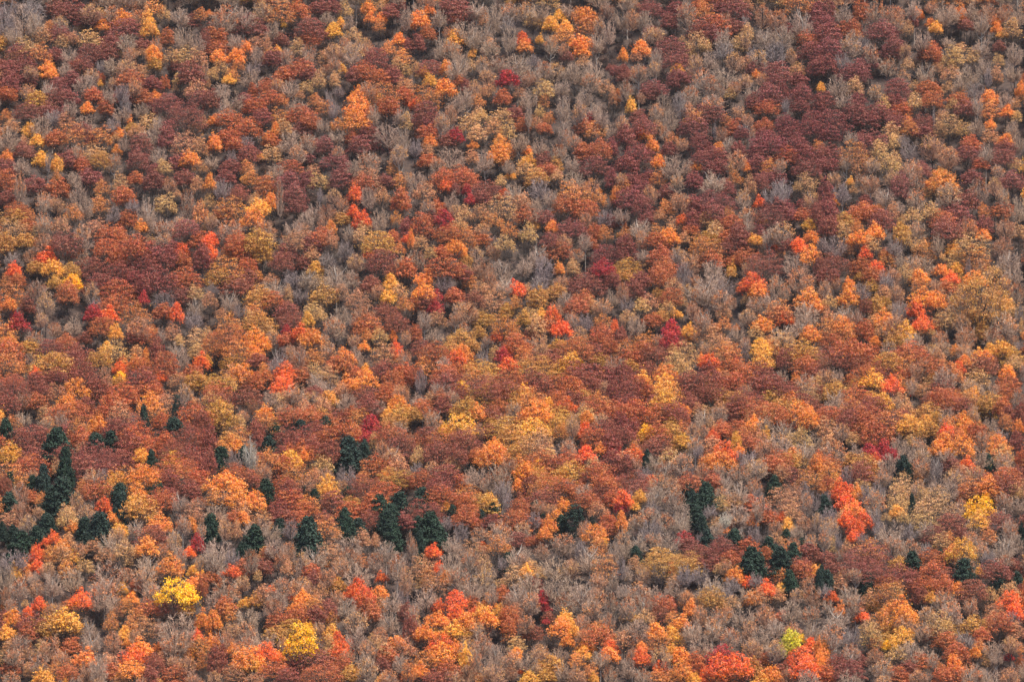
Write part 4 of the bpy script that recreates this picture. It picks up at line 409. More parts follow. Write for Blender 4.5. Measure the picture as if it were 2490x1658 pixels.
b 8 4 18 12;r 28 4 14 10;O 34 4 16 10;p 52 4 16 8;g 46 12 20 14;m 72 2 18 8;r 84 5 22 12;m 110 3 20 8;e 5 12 14 16;b 18 14 14 14;p 28 16 12 16;g 12 28 24 14;g 8 40 22 16;e 45 22 18 16;e 34 32 14 8;g 60 16 16 14;e 68 12 12 10;s 78 12 12 14;p 78 18 10 10;e 94 20 24 26;e 96 14 10 14;o 109 12 22 14;p 118 20 14 10;e 128 8 16 22;e 140 14 16 14;r 150 6 20 14;e 168 5 18 12;e 158 10 10 12;m 182 8 18 14;e 172 20 14 18;g 188 26 8 22;g 130 26 26 14;p 144 22 12 12;p 156 26 12 14
g 66 28 20 14;b 76 32 14 14;r 60 38 12 10;p 52 40 10 6;o 57 36 14 8;g 42 40 14 18;t 43 34 8 6;r 34 50 14 12;k 24 53 14 9;g 18 52 14 10;s 24 40 16 14;r 53 50 18 14;t 48 58 8 10;b 70 42 16 16;p 76 50 18 14;g 88 44 16 18;g 100 36 22 14;p 114 34 18 12;O 110 47 8 6;g 132 36 22 14;o 142 42 12 6;b 124 46 18 12;g 140 52 26 14;g 166 34 18 16;g 176 46 20 22;b 184 58 14 22;g 156 42 16 16;r 96 54 14 12;m 100 60 12 12;b 112 56 18 12;b 88 62 22 12;g 70 62 24 10
r 5 60 12 8;g 18 66 22 14;p 24 72 16 12;b 34 62 18 12;p 52 70 16 6;k 60 71 10 7;b 76 66 18 12;g 66 74 20 12;g 10 80 18 16;r 18 86 16 14;o 22 92 14 14;y 46 79 15 9;y 36 83 12 8;b 62 84 18 14;k 78 77 10 7;O 89 76 18 11;O 85 84 20 8;p 105 72 12 10;o 100 84 18 14;r 112 88 20 16;p 102 78 14 8;v 120 64 18 8;y 124 66 10 6;k 140 65 16 8;k 146 73 24 12;k 136 72 16 10;O 160 73 14 10;o 158 82 16 12;k 162 59 10 9;r 146 84 16 14;g 130 84 18 16;r 154 92 16 12;m 184 92 10 14;o 178 87 10 5;g 172 80 18 14;s 182 76 12 14;g 168 98 22 20;g 138 96 24 16;b 120 76 16 12;r 187 104 10 22
O 7 99 15 18;o 4 108 10 8;g 38 92 24 16;g 36 104 26 16;r 70 98 22 16;r 86 94 22 18;m 100 94 20 16;v 80 104 20 10;o 116 98 12 14;b 24 106 20 14;b 16 116 20 16;g 54 114 18 14;b 38 118 26 14;Y 89 118 22 26;Y 94 108 10 10;v 64 112 18 14;g 72 120 14 14;b 104 106 16 16;g 106 120 12 18;y 116 108 14 8;k 121 117 14 14;k 124 124 18 10;t 114 120 10 14;g 140 112 22 20;g 148 124 18 20;g 148 140 20 22;b 160 110 18 14;t 154 117 9 10;t 160 122 20 14;g 180 112 16 14;k 132 120 8 8
O 6 120 16 16;O 26 126 15 12;O 38 132 28 16;k 56 126 22 14;O 66 132 14 12;y 44 140 16 14;r 64 144 24 14;m 80 140 18 10;r 100 134 28 20;r 106 146 30 16;m 76 150 24 14;r 10 136 14 22;m 16 128 8 12;p 26 146 20 16;b 44 152 20 12;m 30 140 10 8;b 84 130 14 12;p 112 130 12 10;b 130 132 16 14;v 134 148 18 14;y 136 150 10 8;r 165 130 16 14;r 162 140 14 12;O 176 118 20 8;p 182 124 18 14;g 180 136 16 14;o 186 144 10 14;b 168 148 20 14;y 162 153 12 8;r 126 140 12 14;r 184 152 12 8;g 144 152 14 10;b 8 150 14 12;t 92 126 12 8
T 1000 1243 gggbbopt
m 4 6 8 12;e 18 14 28 26;e 6 12 12 14;e 8 30 10 22;s 32 8 14 12;e 24 22 18 10;r 50 6 20 12;e 64 5 12 12;r 74 6 12 6;s 46 16 18 18;r 62 12 14 8;g 62 18 16 12;g 80 14 24 14;r 96 2 20 6;s 112 4 18 12;g 102 14 18 14;r 116 10 14 10;k 127 11 11 14;O 134 2 18 8;n 150 6 20 22;e 138 10 14 12;O 122 20 14 12;e 166 9 8 10;b 160 14 14 14;r 182 8 14 14;r 180 14 18 10;m 98 24 18 10;r 114 26 16 8;O 168 18 24 14;o 172 30 20 14;y 176 26 10 8;g 140 24 26 18;s 156 32 12 16
g 38 28 20 16;p 22 26 12 8;p 58 32 20 14;k 66 32 8 8;o 80 30 18 16;g 98 34 22 12;g 120 34 18 14;k 20 36 13 14;O 15 43 8 6;p 10 48 20 16;k 25 51 10 12;k 32 60 10 12;o 14 54 18 12;g 2 30 10 20;g 36 44 20 18;g 54 42 22 18;b 66 46 18 14;e 89 45 11 12;s 84 46 10 8;p 102 43 14 8;y 106 50 16 5;t 110 46 12 5;t 94 55 20 12;g 108 62 28 20;t 118 56 10 10;g 132 46 26 18;b 146 50 18 16;y 134 55 6 6;g 148 62 24 16;g 164 40 22 18;o 178 48 18 18;g 186 34 12 16;b 172 60 20 16;g 186 60 10 16;p 146 48 8 8
p 20 62 24 14;t 10 62 14 10;g 14 74 24 14;b 20 80 18 10;g 44 58 22 20;g 56 68 24 18;g 68 58 22 18;t 84 65 12 8;r 84 74 14 14;m 112 66 14 12;g 74 74 14 18;g 98 72 20 18;g 110 80 18 16;b 96 88 16 14;g 130 68 20 18;g 142 80 24 20;g 156 72 22 18;g 166 88 24 20;b 170 74 20 14;g 184 80 14 20;g 182 100 14 22;b 88 84 14 12;r 90 94 14 14;c 120 79 15 13;c 124 88 10 7
k 41 80 20 14;k 25 86 14 12;k 24 92 10 6;O 24 98 18 12;k 42 92 16 10;O 50 100 22 16;k 57 94 10 12;O 12 106 20 8;O 8 112 12 8;y 38 106 20 14;v 44 110 16 8;v 20 112 16 8;r 56 84 12 12;O 71 82 12 14;y 64 92 12 14;y 82 90 12 10;O 70 96 18 18;O 84 98 14 12;g 60 104 16 10;m 66 106 14 10;r 90 104 16 14;b 106 100 18 16;m 126 96 14 10;m 112 110 16 10;c 124 100 8 6;y 141 96 15 10;O 138 106 26 20;y 150 108 10 14;O 144 118 14 12;b 156 100 16 14;r 172 112 26 18;o 170 106 14 12;b 158 112 16 14;v 180 112 10 12;g 2 94 14 22;m 2 90 6 6
k 28 120 26 18;O 28 128 32 18;O 42 126 14 18;y 50 132 12 20;o 14 136 24 16;O 8 144 18 14;m 24 150 26 14;r 34 142 20 12;g 52 122 18 20;g 58 134 16 22;g 66 118 18 18;g 78 128 20 22;b 52 146 18 14;y 52 139 10 6;g 38 150 16 12;o 90 112 12 10;t 96 120 14 10;g 92 132 22 16;b 76 146 20 16;O 96 130 12 10;o 64 152 14 8;y 108 152 20 12;t 114 145 12 10;g 108 136 18 14;b 118 126 20 14;v 130 140 18 14;y 116 140 12 8;v 124 150 14 10;g 136 128 20 14;g 142 142 20 20;O 160 122 15 10;y 158 130 14 12;o 152 134 16 12;k 183 124 15 10;O 182 130 14 10;g 174 132 16 14;o 164 146 12 14;y 168 152 10 10;b 152 148 20 16;g 182 146 16 18;k 102 146 8 6;b 92 144 12 12
T 1500 1243 gggbprk
k 4 8 12 18;g 18 6 16 12;s 30 12 20 18;g 44 6 20 14;g 58 8 18 16;e 74 2 16 14;e 78 10 10 12;t 88 8 12 10;g 92 14 14 12;w 100 4 12 14;g 110 6 16 14;O 124 7 10 8;k 106 12 8 6;O 98 16 10 8;r 138 4 14 10;k 152 4 14 8;b 146 12 16 14;y 157 12 12 12;b 172 8 18 14;g 184 6 10 14;s 126 18 14 16;g 112 18 14 12;g 166 16 14 12;g 6 22 14 18;g 20 26 16 14;g 34 24 18 14;g 48 24 20 18;c 62 23 20 10;m 66 28 18 10;e 83 24 12 14;e 108 24 16 14;s 76 22 8 14;m 96 28 20 10;r 122 28 18 10;p 146 22 14 6;e 156 19 10 6;e 168 24 8 8;g 178 26 14 14
e 140 29 18 12;b 162 26 12 8;e 17 38 12 12;g 8 34 14 12;v 38 40 24 12;v 60 42 36 12;v 46 46 34 12;v 66 48 26 10;m 74 35 20 8;m 92 34 20 10;m 108 36 16 10;r 104 42 18 12;m 90 46 16 10;m 76 46 12 8;e 83 39 8 5;e 124 42 20 16;r 137 38 10 10;e 150 42 22 18;e 162 38 12 16;m 174 36 18 12;m 182 40 14 12;e 183 33 10 8;r 116 40 10 8;e 130 50 16 14;o 158 30 14 8
p 16 46 12 10;g 8 52 14 14;s 4 48 10 16;b 24 54 14 12;s 38 52 14 16;k 50 52 13 12;p 52 62 14 10;s 64 54 16 16;s 78 54 14 14;t 94 52 12 8;O 108 54 18 8;s 106 62 16 10;b 100 48 14 12;s 128 58 14 8;r 140 53 16 10;o 150 58 14 10;r 170 52 22 12;y 182 52 12 6;m 168 46 18 8;e 159 62 14 16;b 176 62 18 10;e 186 62 8 16;r 154 56 12 8
g 20 68 22 14;g 6 70 14 12;g 38 70 22 14;g 54 66 16 12;g 88 64 26 16;g 80 74 20 14;s 102 72 16 12;b 64 74 14 8;g 10 84 18 20;g 24 80 20 16;r 42 84 20 14;r 38 92 22 14;o 66 80 18 12;O 68 88 12 14;O 58 97 18 6;o 50 95 10 6;v 86 78 20 18;v 92 84 12 10;b 76 92 14 16;k 121 64 11 9;k 138 66 16 8;p 130 76 20 14;O 124 80 12 10;p 146 74 14 12;y 150 70 10 8;g 118 74 14 12;t 106 82 14 10;g 166 74 18 14;b 180 74 16 16;g 160 88 20 16;g 178 92 20 18;o 102 91 9 7;g 94 94 18 16;g 116 92 22 18;b 136 92 22 16;r 152 96 16 10;Y 15 96 9 6;t 8 94 12 8;t 26 96 14 12
g 20 104 20 14;g 6 106 14 14;p 8 114 18 12;b 20 118 16 12;O 36 107 16 9;y 50 110 18 10;o 40 116 22 12;t 58 116 10 12;k 23 124 12 10;k 22 132 18 14;g 40 130 18 18;g 70 106 24 18;g 88 104 22 16;g 104 112 22 18;g 78 120 26 16;b 100 124 20 14;b 122 106 18 16;g 132 112 20 18;b 124 120 20 12;g 146 104 20 16;b 162 106 20 14;g 180 106 16 16;g 146 122 18 18;y 50 126 12 8;O 58 132 18 16;O 60 144 22 16;o 52 150 16 12;k 40 142 14 12;o 38 150 16 12;r 72 138 14 18;b 76 128 14 12;t 82 130 12 8
c 96 130 22 14;k 94 138 24 14;k 112 138 26 16;r 122 140 16 14;k 82 150 16 12;r 102 148 26 16;v 124 142 12 16;o 92 152 16 10;l 160 117 15 14;l 154 124 10 12;Y 170 117 8 7;k 178 121 14 12;k 171 132 26 16;k 174 138 24 10;k 160 136 10 12;O 186 124 10 18;O 186 136 8 12;s 144 130 10 16;r 138 136 14 12;p 130 128 12 8;O 142 146 20 8;y 134 152 18 10;b 158 148 18 14;g 176 150 22 14;m 154 142 16 8;g 10 140 18 16;g 24 148 18 14;b 14 130 14 14;m 118 150 10 8;t 40 154 6 4;y 70 152 12 8
T 1990 1243 ggbbptor
k 26 6 18 14;k 34 14 14 14;k 42 8 14 14;k 32 22 10 10;p 20 4 10 8;g 10 10 18 16;s 52 4 12 14;t 62 4 10 6;t 78 4 14 10;s 56 14 12 12;g 66 14 20 14;s 82 14 18 12;t 96 6 20 12;g 100 14 18 14;m 122 9 26 14;m 106 18 22 10;m 130 20 14 12;y 148 2 18 8;v 152 7 14 6;m 164 6 20 12;g 142 12 16 14;s 160 12 10 8;o 156 18 16 8;g 176 14 16 16;g 182 26 14 16;e 187 18 6 14;g 140 22 16 14;t 112 24 18 12;o 120 22 12 8;O 30 24 10 8;g 6 22 14 16;t 13 29 14 14;s 18 24 8 12;p 26 30 12 6;g 68 26 24 14;g 84 30 20 14;s 40 22 12 10
m 44 36 34 16;r 40 44 32 10;o 46 28 24 6;m 68 38 14 10;s 98 32 12 14;g 78 34 16 12;y 132 31 24 14;r 104 40 20 12;r 122 38 18 10;O 124 34 12 8;g 150 32 16 14;s 156 38 14 14;g 170 30 18 16;m 8 42 18 12;g 20 38 10 10;r 12 50 20 10;e 0 33 6 7;y 146 36 8 6;g 172 42 18 12;e 86 43 16 12;e 112 42 9 12;v 74 46 14 8;r 106 50 22 10;m 42 52 28 10;m 68 54 34 12;m 84 58 14 10;m 98 58 16 10;m 118 56 22 8;b 134 46 18 12;e 134 54 18 18;e 141 62 7 8;m 162 50 24 12;c 168 46 12 5;m 180 50 18 14;y 148 54 8 9;m 164 56 16 8;e 165 62 14 12;e 182 62 14 14;m 174 58 8 8;v 124 46 8 6
y 1 52 4 6;e 3 60 9 18;e 8 62 12 14;s 6 70 12 10;b 22 56 16 12;g 34 56 14 12;e 46 64 17 16;p 18 64 14 10;r 62 62 18 8;o 66 68 22 12;t 70 72 16 12;m 90 68 20 14;m 94 76 14 14;r 114 62 24 8;r 98 64 18 8;O 128 68 16 6;m 142 70 24 14;t 176 68 20 8;r 186 70 8 8;g 28 72 20 14;k 12 77 12 9;k 20 88 10 14;g 8 84 14 14;g 34 82 18 16;p 48 76 14 10;r 57 80 12 10;v 50 86 16 10;y 103 78 13 9;v 102 72 10 6;g 116 76 24 16;g 122 88 26 18;O 74 82 18 10;O 80 90 24 14;o 64 90 18 14;k 41 94 14 10;b 46 102 18 12;p 66 78 8 6;b 140 84 18 16;t 158 76 12 12;k 176 80 20 14;k 180 90 16 10;p 162 88 16 12
g 100 90 20 14;t 110 98 24 14;g 16 96 22 18;g 12 110 24 18;s 30 112 20 16;s 6 118 16 14;o 58 98 18 16;v 66 106 14 10;y 65 106 10 6;y 76 112 24 14;y 84 112 8 8;t 48 112 20 16;o 52 120 14 12;v 62 116 14 10;b 80 100 18 14;g 94 104 20 12;v 116 104 22 10;r 104 112 16 12;s 126 98 16 12;v 142 102 22 12;s 136 112 20 12;r 118 116 24 12;v 128 122 18 8;r 150 112 16 12;r 166 100 20 14;p 180 106 16 12;m 184 110 10 10;g 160 122 18 14;b 176 118 18 14;s 178 94 14 8;p 160 98 14 12
O 3 124 14 14;O 4 134 12 14;O 2 144 8 10;m 18 136 20 10;m 36 134 16 12;m 28 140 24 8;r 8 148 14 12;Y 63 123 8 8;Y 70 120 8 6;g 30 124 20 12;b 52 130 18 14;g 60 140 22 16;t 72 128 20 12;g 84 124 24 14;g 98 130 18 14;r 94 136 16 10;g 106 136 16 16;r 126 128 18 16;O 124 140 14 16;O 144 128 12 12;o 148 122 14 8;t 156 134 12 12;c 175 133 11 7;o 180 122 16 10;g 164 132 16 14;g 30 150 22 14;b 60 152 20 12;r 72 148 18 12;b 92 148 22 16;r 118 148 20 14;m 82 142 16 10;g 140 144 20 14;g 156 148 22 14;b 176 148 22 16;r 186 138 8 14;o 112 144 10 14;m 134 134 12 12;b 138 154 14 6
"""
LANDMARKS = [
 ('Y', 412, 1365, 'brilliant yellow tree low at the left'),
 ('Y', 690, 1465, 'pointed yellow tree near the bottom'),
 ('Y', 2252, 1157, 'lemon-yellow tree near the right edge'),
 ('v', 1200, 975, 'widest golden crown near the centre'),
 ('y', 772, 68, 'golden crown near the top left'),
 ('y', 1052, 85, 'golden crown near the top centre'),
 ('Y', 275, 865, 'tiny lemon-yellow tree left of centre'),
 ('l', 1825, 1475, 'yellow-green tree at the bottom right'),
 ('v', 1440, 618, 'round olive tree right of centre'),
 ('y', 1212, 352, 'golden tree in the upper centre'),
 ('c', 1018, 508, 'scarlet-pink tree just above the centre'),
 ('k', 812, 450, 'coral-red tree in the upper left middle'),
 ('O', 822, 235, 'tall orange tree in the upper left'),
 ('k', 1730, 650, 'vermilion crown in the right middle'),
 ('c', 1165, 185, 'crimson tree in the top centre'),
 ('c', 1075, 447, 'deep crimson tree in the upper centre'),
 ('c', 1245, 1375, 'crimson tree in the bottom centre'),
 ('c', 1360, 272, 'small crimson tree in the upper right centre'),
 ('k', 1045, 1390, 'vermilion tree in the bottom centre'),
 ('k', 1855, 1505, 'vermilion tree at the bottom right'),
 ('c', 2035, 1025, 'crimson pair at the lower right'),
 ('k', 1945, 1150, 'coral-red tree at the lower right'),
 ('y', 2105, 975, 'golden crown at the right'),
 ('e', 800, 1035, 'largest dark conifer left of centre'),
 ('e', 708, 1228, 'conical dark conifer at the lower left'),
 ('n', 400, 945, 'gappy dark pine at the left'),
 ('e', 1170, 1287, 'lone small conifer at the lower centre'),
 ('e', 2080, 1072, 'lone dark conifer at the right'),
 ('e', 1605, 1140, 'tall dark conifer at the lower right'),
 ('n', 1320, 1185, 'dark pine at the lower centre'),
 ('c', 40, 740, 'crimson tree at the left edge'),
 ('k', 105, 590, 'coral-red crown near the left edge'),
 ('v', 35, 505, 'olive-green crown at the left edge'),
 ('k', 305, 1510, 'red-orange tree at the bottom left'),
 ('k', 80, 1280, 'orange-red tree low at the left edge'),
 ('O', 2130, 700, 'large orange tree in the right middle'),
 ('O', 1200, 95, 'coppery orange dome at the top centre'),
 ('O', 350, 130, 'orange tree near the top left corner'),
 ('r', 1955, 160, 'russet dome at the top right'),
 ('O', 2165, 405, 'orange crown at the upper right'),
 ('c', 1545, 760, 'crimson crown in the right centre'),
 ('O', 1065, 820, 'orange crown in the centre'),
 ('k', 830, 1355, 'coral-red crown at the lower left centre'),
 ('k', 700, 770, 'coral-red crown in the left centre'),
 ('O', 1290, 1440, 'orange-gold tree in the bottom centre'),
 ('m', 1830, 330, 'large maroon tree in the upper right'),
 ('O', 600, 790, 'orange tree in the left centre'),
 ('O', 1860, 530, 'bright orange tree in the upper right middle'),
 ('v', 90, 228, 'olive tree in the top left'),
 ('y', 1215, 1080, 'golden tree in the lower centre'),
 ('y', 2340, 200, 'golden tree at the top right edge'),
 ('t', 2050, 360, 'pale yellowish tree in the upper right'),
 ('O', 290, 280, 'orange tree in the upper left corner area'),
 ('m', 400, 600, 'darkest maroon tree in the left middle'),
 ('O', 520, 1115, 'round orange crown at the lower left'),
 ('O', 1480, 115, 'orange crown at the top right of centre'),
 ('O', 395, 1300, 'round orange tree low at the left'),
 ('k', 2310, 1360, 'coral tree low at the right edge'),
 ('c', 2300, 1510, 'crimson tree at the bottom right corner'),
 ('v', 1570, 1285, 'wide golden crown at the lower right centre'),
 ('e', 1800, 1270, 'broad dark conifer at the lower right'),
 ('e', 130, 1130, 'biggest dark conifer at the lower left'),
 ('v', 2290, 710, 'huge olive-gold crown at the right'),
]

# ---------------------------------------------------------------- build the shared shapes
RAT = {'oak': 1.25, 'broad': 2.2, 'maple': .95, 'loose': 1.1, 'lbroad': 2.0, 'bare': 1.05, 'conifer': .8, 'pine': .7}
CROWN = {}
def add_shape(kind, name, VFm, mats):
    V, F, mi = VFm; CROWN.setdefault(kind, []).append(make_mesh(name, V, F, mats, mi))
for q in range(7): add_shape('oak', 'oak_crown', leafy(60, 90, .0185, 'oak', 1.25), [M_LEAF, M_LTWIG])
for q in range(3): add_shape('broad', 'broad_crown', leafy(96, 92, .0122, 'oak', 2.2), [M_LEAF, M_LTWIG])
for q in range(7): add_shape('maple', 'maple_crown', leafy(56, 92, .0192, 'maple', .95), [M_LEAF, M_LTWIG])
for q in range(5): add_shape('loose', 'loose_crown', leafy(52, 44, .0165, 'maple' if q % 2 else 'oak', 1.1, 3), [M_LEAF, M_LTWIG])
for q in range(3): add_shape('lbroad', 'loose_broad_crown', leafy(70, 40, .0118, 'oak', 2.0, 3), [M_LEAF, M_LTWIG])
add_shape('hugeoak', 'huge_oak_crown', leafy(170, 130, .0085, 'oak', 1.25), [M_LEAF, M_LTWIG])
for q in range(3): add_shape('bigoak', 'big_oak_crown', leafy(110, 78, .0142, 'oak', 1.25), [M_LEAF, M_LTWIG])
for q in range(3): add_shape('bigmaple', 'big_maple_crown', leafy(90, 84, .0152, 'maple', .95), [M_LEAF, M_LTWIG])
for q in range(2): add_shape('bigloose', 'big_loose_crown', leafy(90, 46, .0125, 'oak', 1.1, 3), [M_LEAF, M_LTWIG])
for q in range(5): add_shape('bare', 'bare_crown', bare(36, 10, 5, .0038, .95), [M_TWIG])
for q in range(5): add_shape('sparse', 'sparse_crown', bare(32, 10, 4, .0038, .95, 46), [M_TWIG, M_LAST])
for q in range(4): add_shape('conifer', 'hemlock_crown', conifer(.8, False), [M_NEEDLE, M_BARK])
for q in range(2): add_shape('pine', 'pine_crown', conifer(.7, True), [M_NEEDLE, M_BARK])
STEM = {}
for kind, mt in (('leafy', M_BARK), ('bare', M_BARK), ('conifer', M_BARK), ('pale', M_PBARK), ('white', M_WBARK)):
    STEM[kind] = []
    for q in range(3):
        V, F = stem('bare' if kind in ('white', 'pale') else kind); STEM[kind].append(make_mesh('tree_trunk', V, F, [mt], smooth=True))

# ---------------------------------------------------------------- colour classes: object kind, crown shape, leaf colour, words
def lin(c): return tuple(((v / 255 + .055) / 1.055) ** 2.4 if v > 10 else v / 255 / 12.92 for v in c)
CLS = {
 'g': ('bare_tree', 'bare', (184,162,144), 'grey bare tree'),
 's': ('bare_tree', 'bare', (138, 132, 136), 'dark slate-grey bare tree'),
 'b': ('bare_tree', 'bare', (188, 148, 122), 'brownish bare tree'),
 'w': ('birch_tree', 'bare', (205, 195, 180), 'white-barked bare tree'),
 'm': ('oak_tree', 'oak', (136, 72, 68), 'maroon leafy tree'),
 'r': ('oak_tree', 'oak', (182, 98, 62), 'russet leafy tree'),
 'o': ('beech_tree', 'loose', (214, 138, 76), 'orange-brown leafy tree'),
 'p': ('beech_tree', 'loose', (206, 148, 106), 'thin salmon-pink tree'),
 't': ('aspen_tree', 'loose', (212, 168, 112), 'thin tan-leaved tree'),
 'y': ('aspen_tree', 'maple', (244, 182, 80), 'golden yellow tree'),
 'Y': ('aspen_tree', 'maple', (252, 192, 50), 'bright lemon-yellow tree'),
 'l': ('aspen_tree', 'maple', (206, 196, 70), 'lime-yellow tree'),
 'v': ('hickory_tree', 'oak', (192, 142, 72), 'olive-gold leafy tree'),
 'O': ('maple_tree', 'maple', (240, 152, 70), 'bright orange tree'),
 'k': ('maple_tree', 'maple', (232, 116, 66), 'coral-red tree'),
 'c': ('maple_tree', 'maple', (180, 64, 64), 'crimson tree'),
 'e': ('hemlock_tree', 'conifer', (54, 72, 62), 'dark green conifer'),
 'n': ('pine_tree', 'pine', (54, 72, 62), 'dark green pine'),
}
GROUP = {'bare_tree': 'leafless trees on the hillside', 'birch_tree': 'white-barked trees on the hillside', 'oak_tree': 'maroon and russet trees on the hillside',
 'beech_tree': 'orange-brown and salmon trees on the hillside', 'aspen_tree': 'yellow and tan trees on the hillside', 'hickory_tree': 'olive-gold trees on the hillside',
 'maple_tree': 'orange and red trees on the hillside', 'hemlock_tree': 'dark evergreens on the hillside', 'pine_tree': 'dark evergreens on the hillside'}
U = 500 / 188.9                    # one survey unit in photograph pixels
random.seed(11)

trees = []
ox = oy = 0
for ln in DATA.strip().splitlines():
    if ln.startswith('T'): _, ox, oy, _m = ln.split(); ox = float(ox); oy = float(oy); continue
    for tk in ln.strip().split(';'):
        c, x, y, w, h = tk.split()
        if c == 'r' and 1480 < ox + float(x) * U < 2260 and 60 < oy + float(y) * U < 500 and (len(trees) * 7) % 10 < 8: c = 'm'   # the maroon stand on the upper right
        if c == 'k' and float(w) <= 12 and (len(trees) * 3) % 10 < 4: c = 'O'
        if c == 'r' and (len(trees) * 13) % 20 < 4: c = 'm'
        trees.append(dict(c=c, x=ox + float(x) * U, y=oy + float(y) * U, w=float(w) * U, h=float(h) * U, seen=True))
# the same wood goes on past the edges of the view
for q in range(6600):
    x = random.uniform(-650, 3140); y = random.uniform(-260, 1740)
    if -15 < x < 2505 and -10 < y < 1685: continue
    trees.append(dict(c=random.choice('gggbbmmrrrootpOyv'), x=x, y=y, w=random.uniform(38, 62), h=random.uniform(30, 44), seen=False))

def place(T):
    """stand the tree on the slope so that its top is seen where the survey has it"""
    c = T['c']; kind, shp, col, words = CLS[c]
    big = random.uniform(.9, 1.2)
    if c in 'lY': big = 1.22
    if shp == 'oak' and 830 < T['y'] < 1260: big *= 1.12
    hv = T['h'] * big; wv = T['w'] * 1.24 * big; top = T['y'] - T['h'] / 2 - (big - 1) * T['h'] * .5
    if shp in ('conifer', 'pine'): wv = T['w'] * 1.42 * big; chv = max(hv * 1.4, wv * .95); top -= T['h'] * .1
    elif shp == 'bare': wv *= .88; chv = max(hv * 1.3, wv * .95)
    elif shp in ('maple', 'loose'): wv *= .95; chv = max(hv * 1.5, min(wv, 75) * random.uniform(.9, 1.15))
    else: chv = max(hv * 1.4, min(wv, 95) * random.uniform(.66, .85))
    a = (T['x'] - 1245) / 1245 * TH; b = (829 - top) / 1245 * TH
    clear = random.uniform(3.5, 7.0) + (4 if T['y'] < 600 else 0)
    if shp == 'bare': clear += 3 if T['y'] > 500 else 5
    lo, hi = 1250.0, 3300.0
    ys = np.arange(1150, 3300, 8.0); ppx = TH / 1245 * ys
    f = ground(a * ys, ys) + chv * ppx + clear - b * ys
    k = int(np.argmax(f > 0)); T['off'] = not (f > 0).any(); k = max(k, 1)
    t_ = -f[k - 1] / (f[k] - f[k - 1]); Y = ys[k - 1] + 8 * min(max(t_, 0), 1)
    s = TH / 1245 * Y
    T.update(X=a * Y, Y=Y, Z=float(ground(a * Y, Y)), W=wv * s, CH=chv * s, HT=chv * s + clear, kind=kind)
    rt = wv / chv
    if shp == 'oak' and rt > 1.75 and T['w'] < 100: shp = 'broad'
    if shp == 'loose' and rt > 1.6: shp = 'lbroad'
    if shp in ('oak', 'maple', 'loose') and wv > 64: shp = 'big' + shp
    if shp == 'bigoak' and wv > 100: shp = 'hugeoak'
    if shp == 'bare' and (c == 'b' or (c == 'g' and random.random() < (.35 if T['y'] < 520 else .5))): shp = 'sparse'
    T['shape'] = shp; T['var'] = random.randrange(len(CROWN[shp]))
    T['stem'] = 'white' if c == 'w' else {'bare': 'bare', 'sparse': 'bare', 'conifer': 'conifer', 'pine': 'conifer'}.get(shp, 'leafy')
    if T['stem'] == 'bare' and random.random() < .4: T['stem'] = 'pale'
    T['svar'] = random.randrange(3); T['rot'] = random.uniform(0, 6.283)
    l = lin(col); v = random.uniform(.86, 1.16); hshift = random.uniform(-.06, .06) if CLS[c][1] != 'bare' else random.uniform(-.02, .02)
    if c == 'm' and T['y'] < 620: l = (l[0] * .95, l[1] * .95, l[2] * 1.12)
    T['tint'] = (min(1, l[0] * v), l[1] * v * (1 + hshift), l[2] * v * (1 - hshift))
for T in trees: place(T)
trees = [T for T in trees if not T['off']]
# trees of one stand share soil, light and kin: draw each tint part of the way to its neighbours'
xy = np.array([(T['x'], T['y']) for T in trees]); tn = np.array([T['tint'] for T in trees]); ok = np.array([T['c'] not in 'enYkclw' for T in trees])
for j, T in enumerate(trees):
    if not ok[j]: continue
    w_ = np.exp(-((xy - xy[j]) ** 2).sum(1) / (2 * 48 ** 2)) * ok; mn = (tn * w_[:, None]).sum(0) / w_.sum()
    T['tint'] = tuple(float(v) for v in tn[j] * .78 + mn * .22)

# ---------------------------------------------------------------- labels: each tree by its colour and its place from a tree that stands out
LAND = LANDMARKS
K = 2490 / 2355
def nearest(c, x, y):
    return min((T for T in trees if T['seen'] and T['c'] == c), key=lambda T: (T['x'] - x) ** 2 + (T['y'] - y) ** 2)
marks = []
for c, x, y, nm in LAND:
    T = nearest(c, x * K, y * K)
    if 'mark' in T: continue
    T['mark'] = nm; marks.append(T)
assert len(set(T['mark'] for T in marks)) == len(marks)
DIRS = ['right of', 'up and right from', 'above', 'up and left from', 'left of', 'down and left from', 'below', 'down and right from']
ORD = ['nearest', 'second', 'third', 'fourth', 'fifth', 'sixth', 'seventh', 'eighth', 'ninth', 'tenth', 'eleventh', 'twelfth', 'thirteenth', 'fourteenth', 'fifteenth', 'sixteenth']
seen = [T for T in trees if T['seen']]
RANK = {}
for mk in marks:
    sec = {}
    for T in seen:
        if T is mk: continue
        dx = T['x'] - mk['x']; dy = mk['y'] - T['y']; d = math.hypot(dx, dy)
        if d > 520: continue
        s = int(((math.degrees(math.atan2(dy, dx)) + 22.5) % 360) // 45)
        sec.setdefault((s, T['c']), []).append((d, id(T)))
    for (s, c), lst in sec.items():
        lst.sort()
        for r_, (d, i_) in enumerate(lst):
            RANK.setdefault(i_, []).append((r_ + d / 220, r_, s, mk))

byk = {}
for T in trees:
    if T['seen']: byk.setdefault(T['kind'], []).append(T)
single = []; rest = {}
for k, lst in byk.items():
    lst.sort(key=lambda T: ('mark' not in T, -T['w'] * T['h'])); single += lst[:300]; rest[k] = lst[300:]
for T in trees:
    if not T['seen']: rest[T['kind']].append(T)

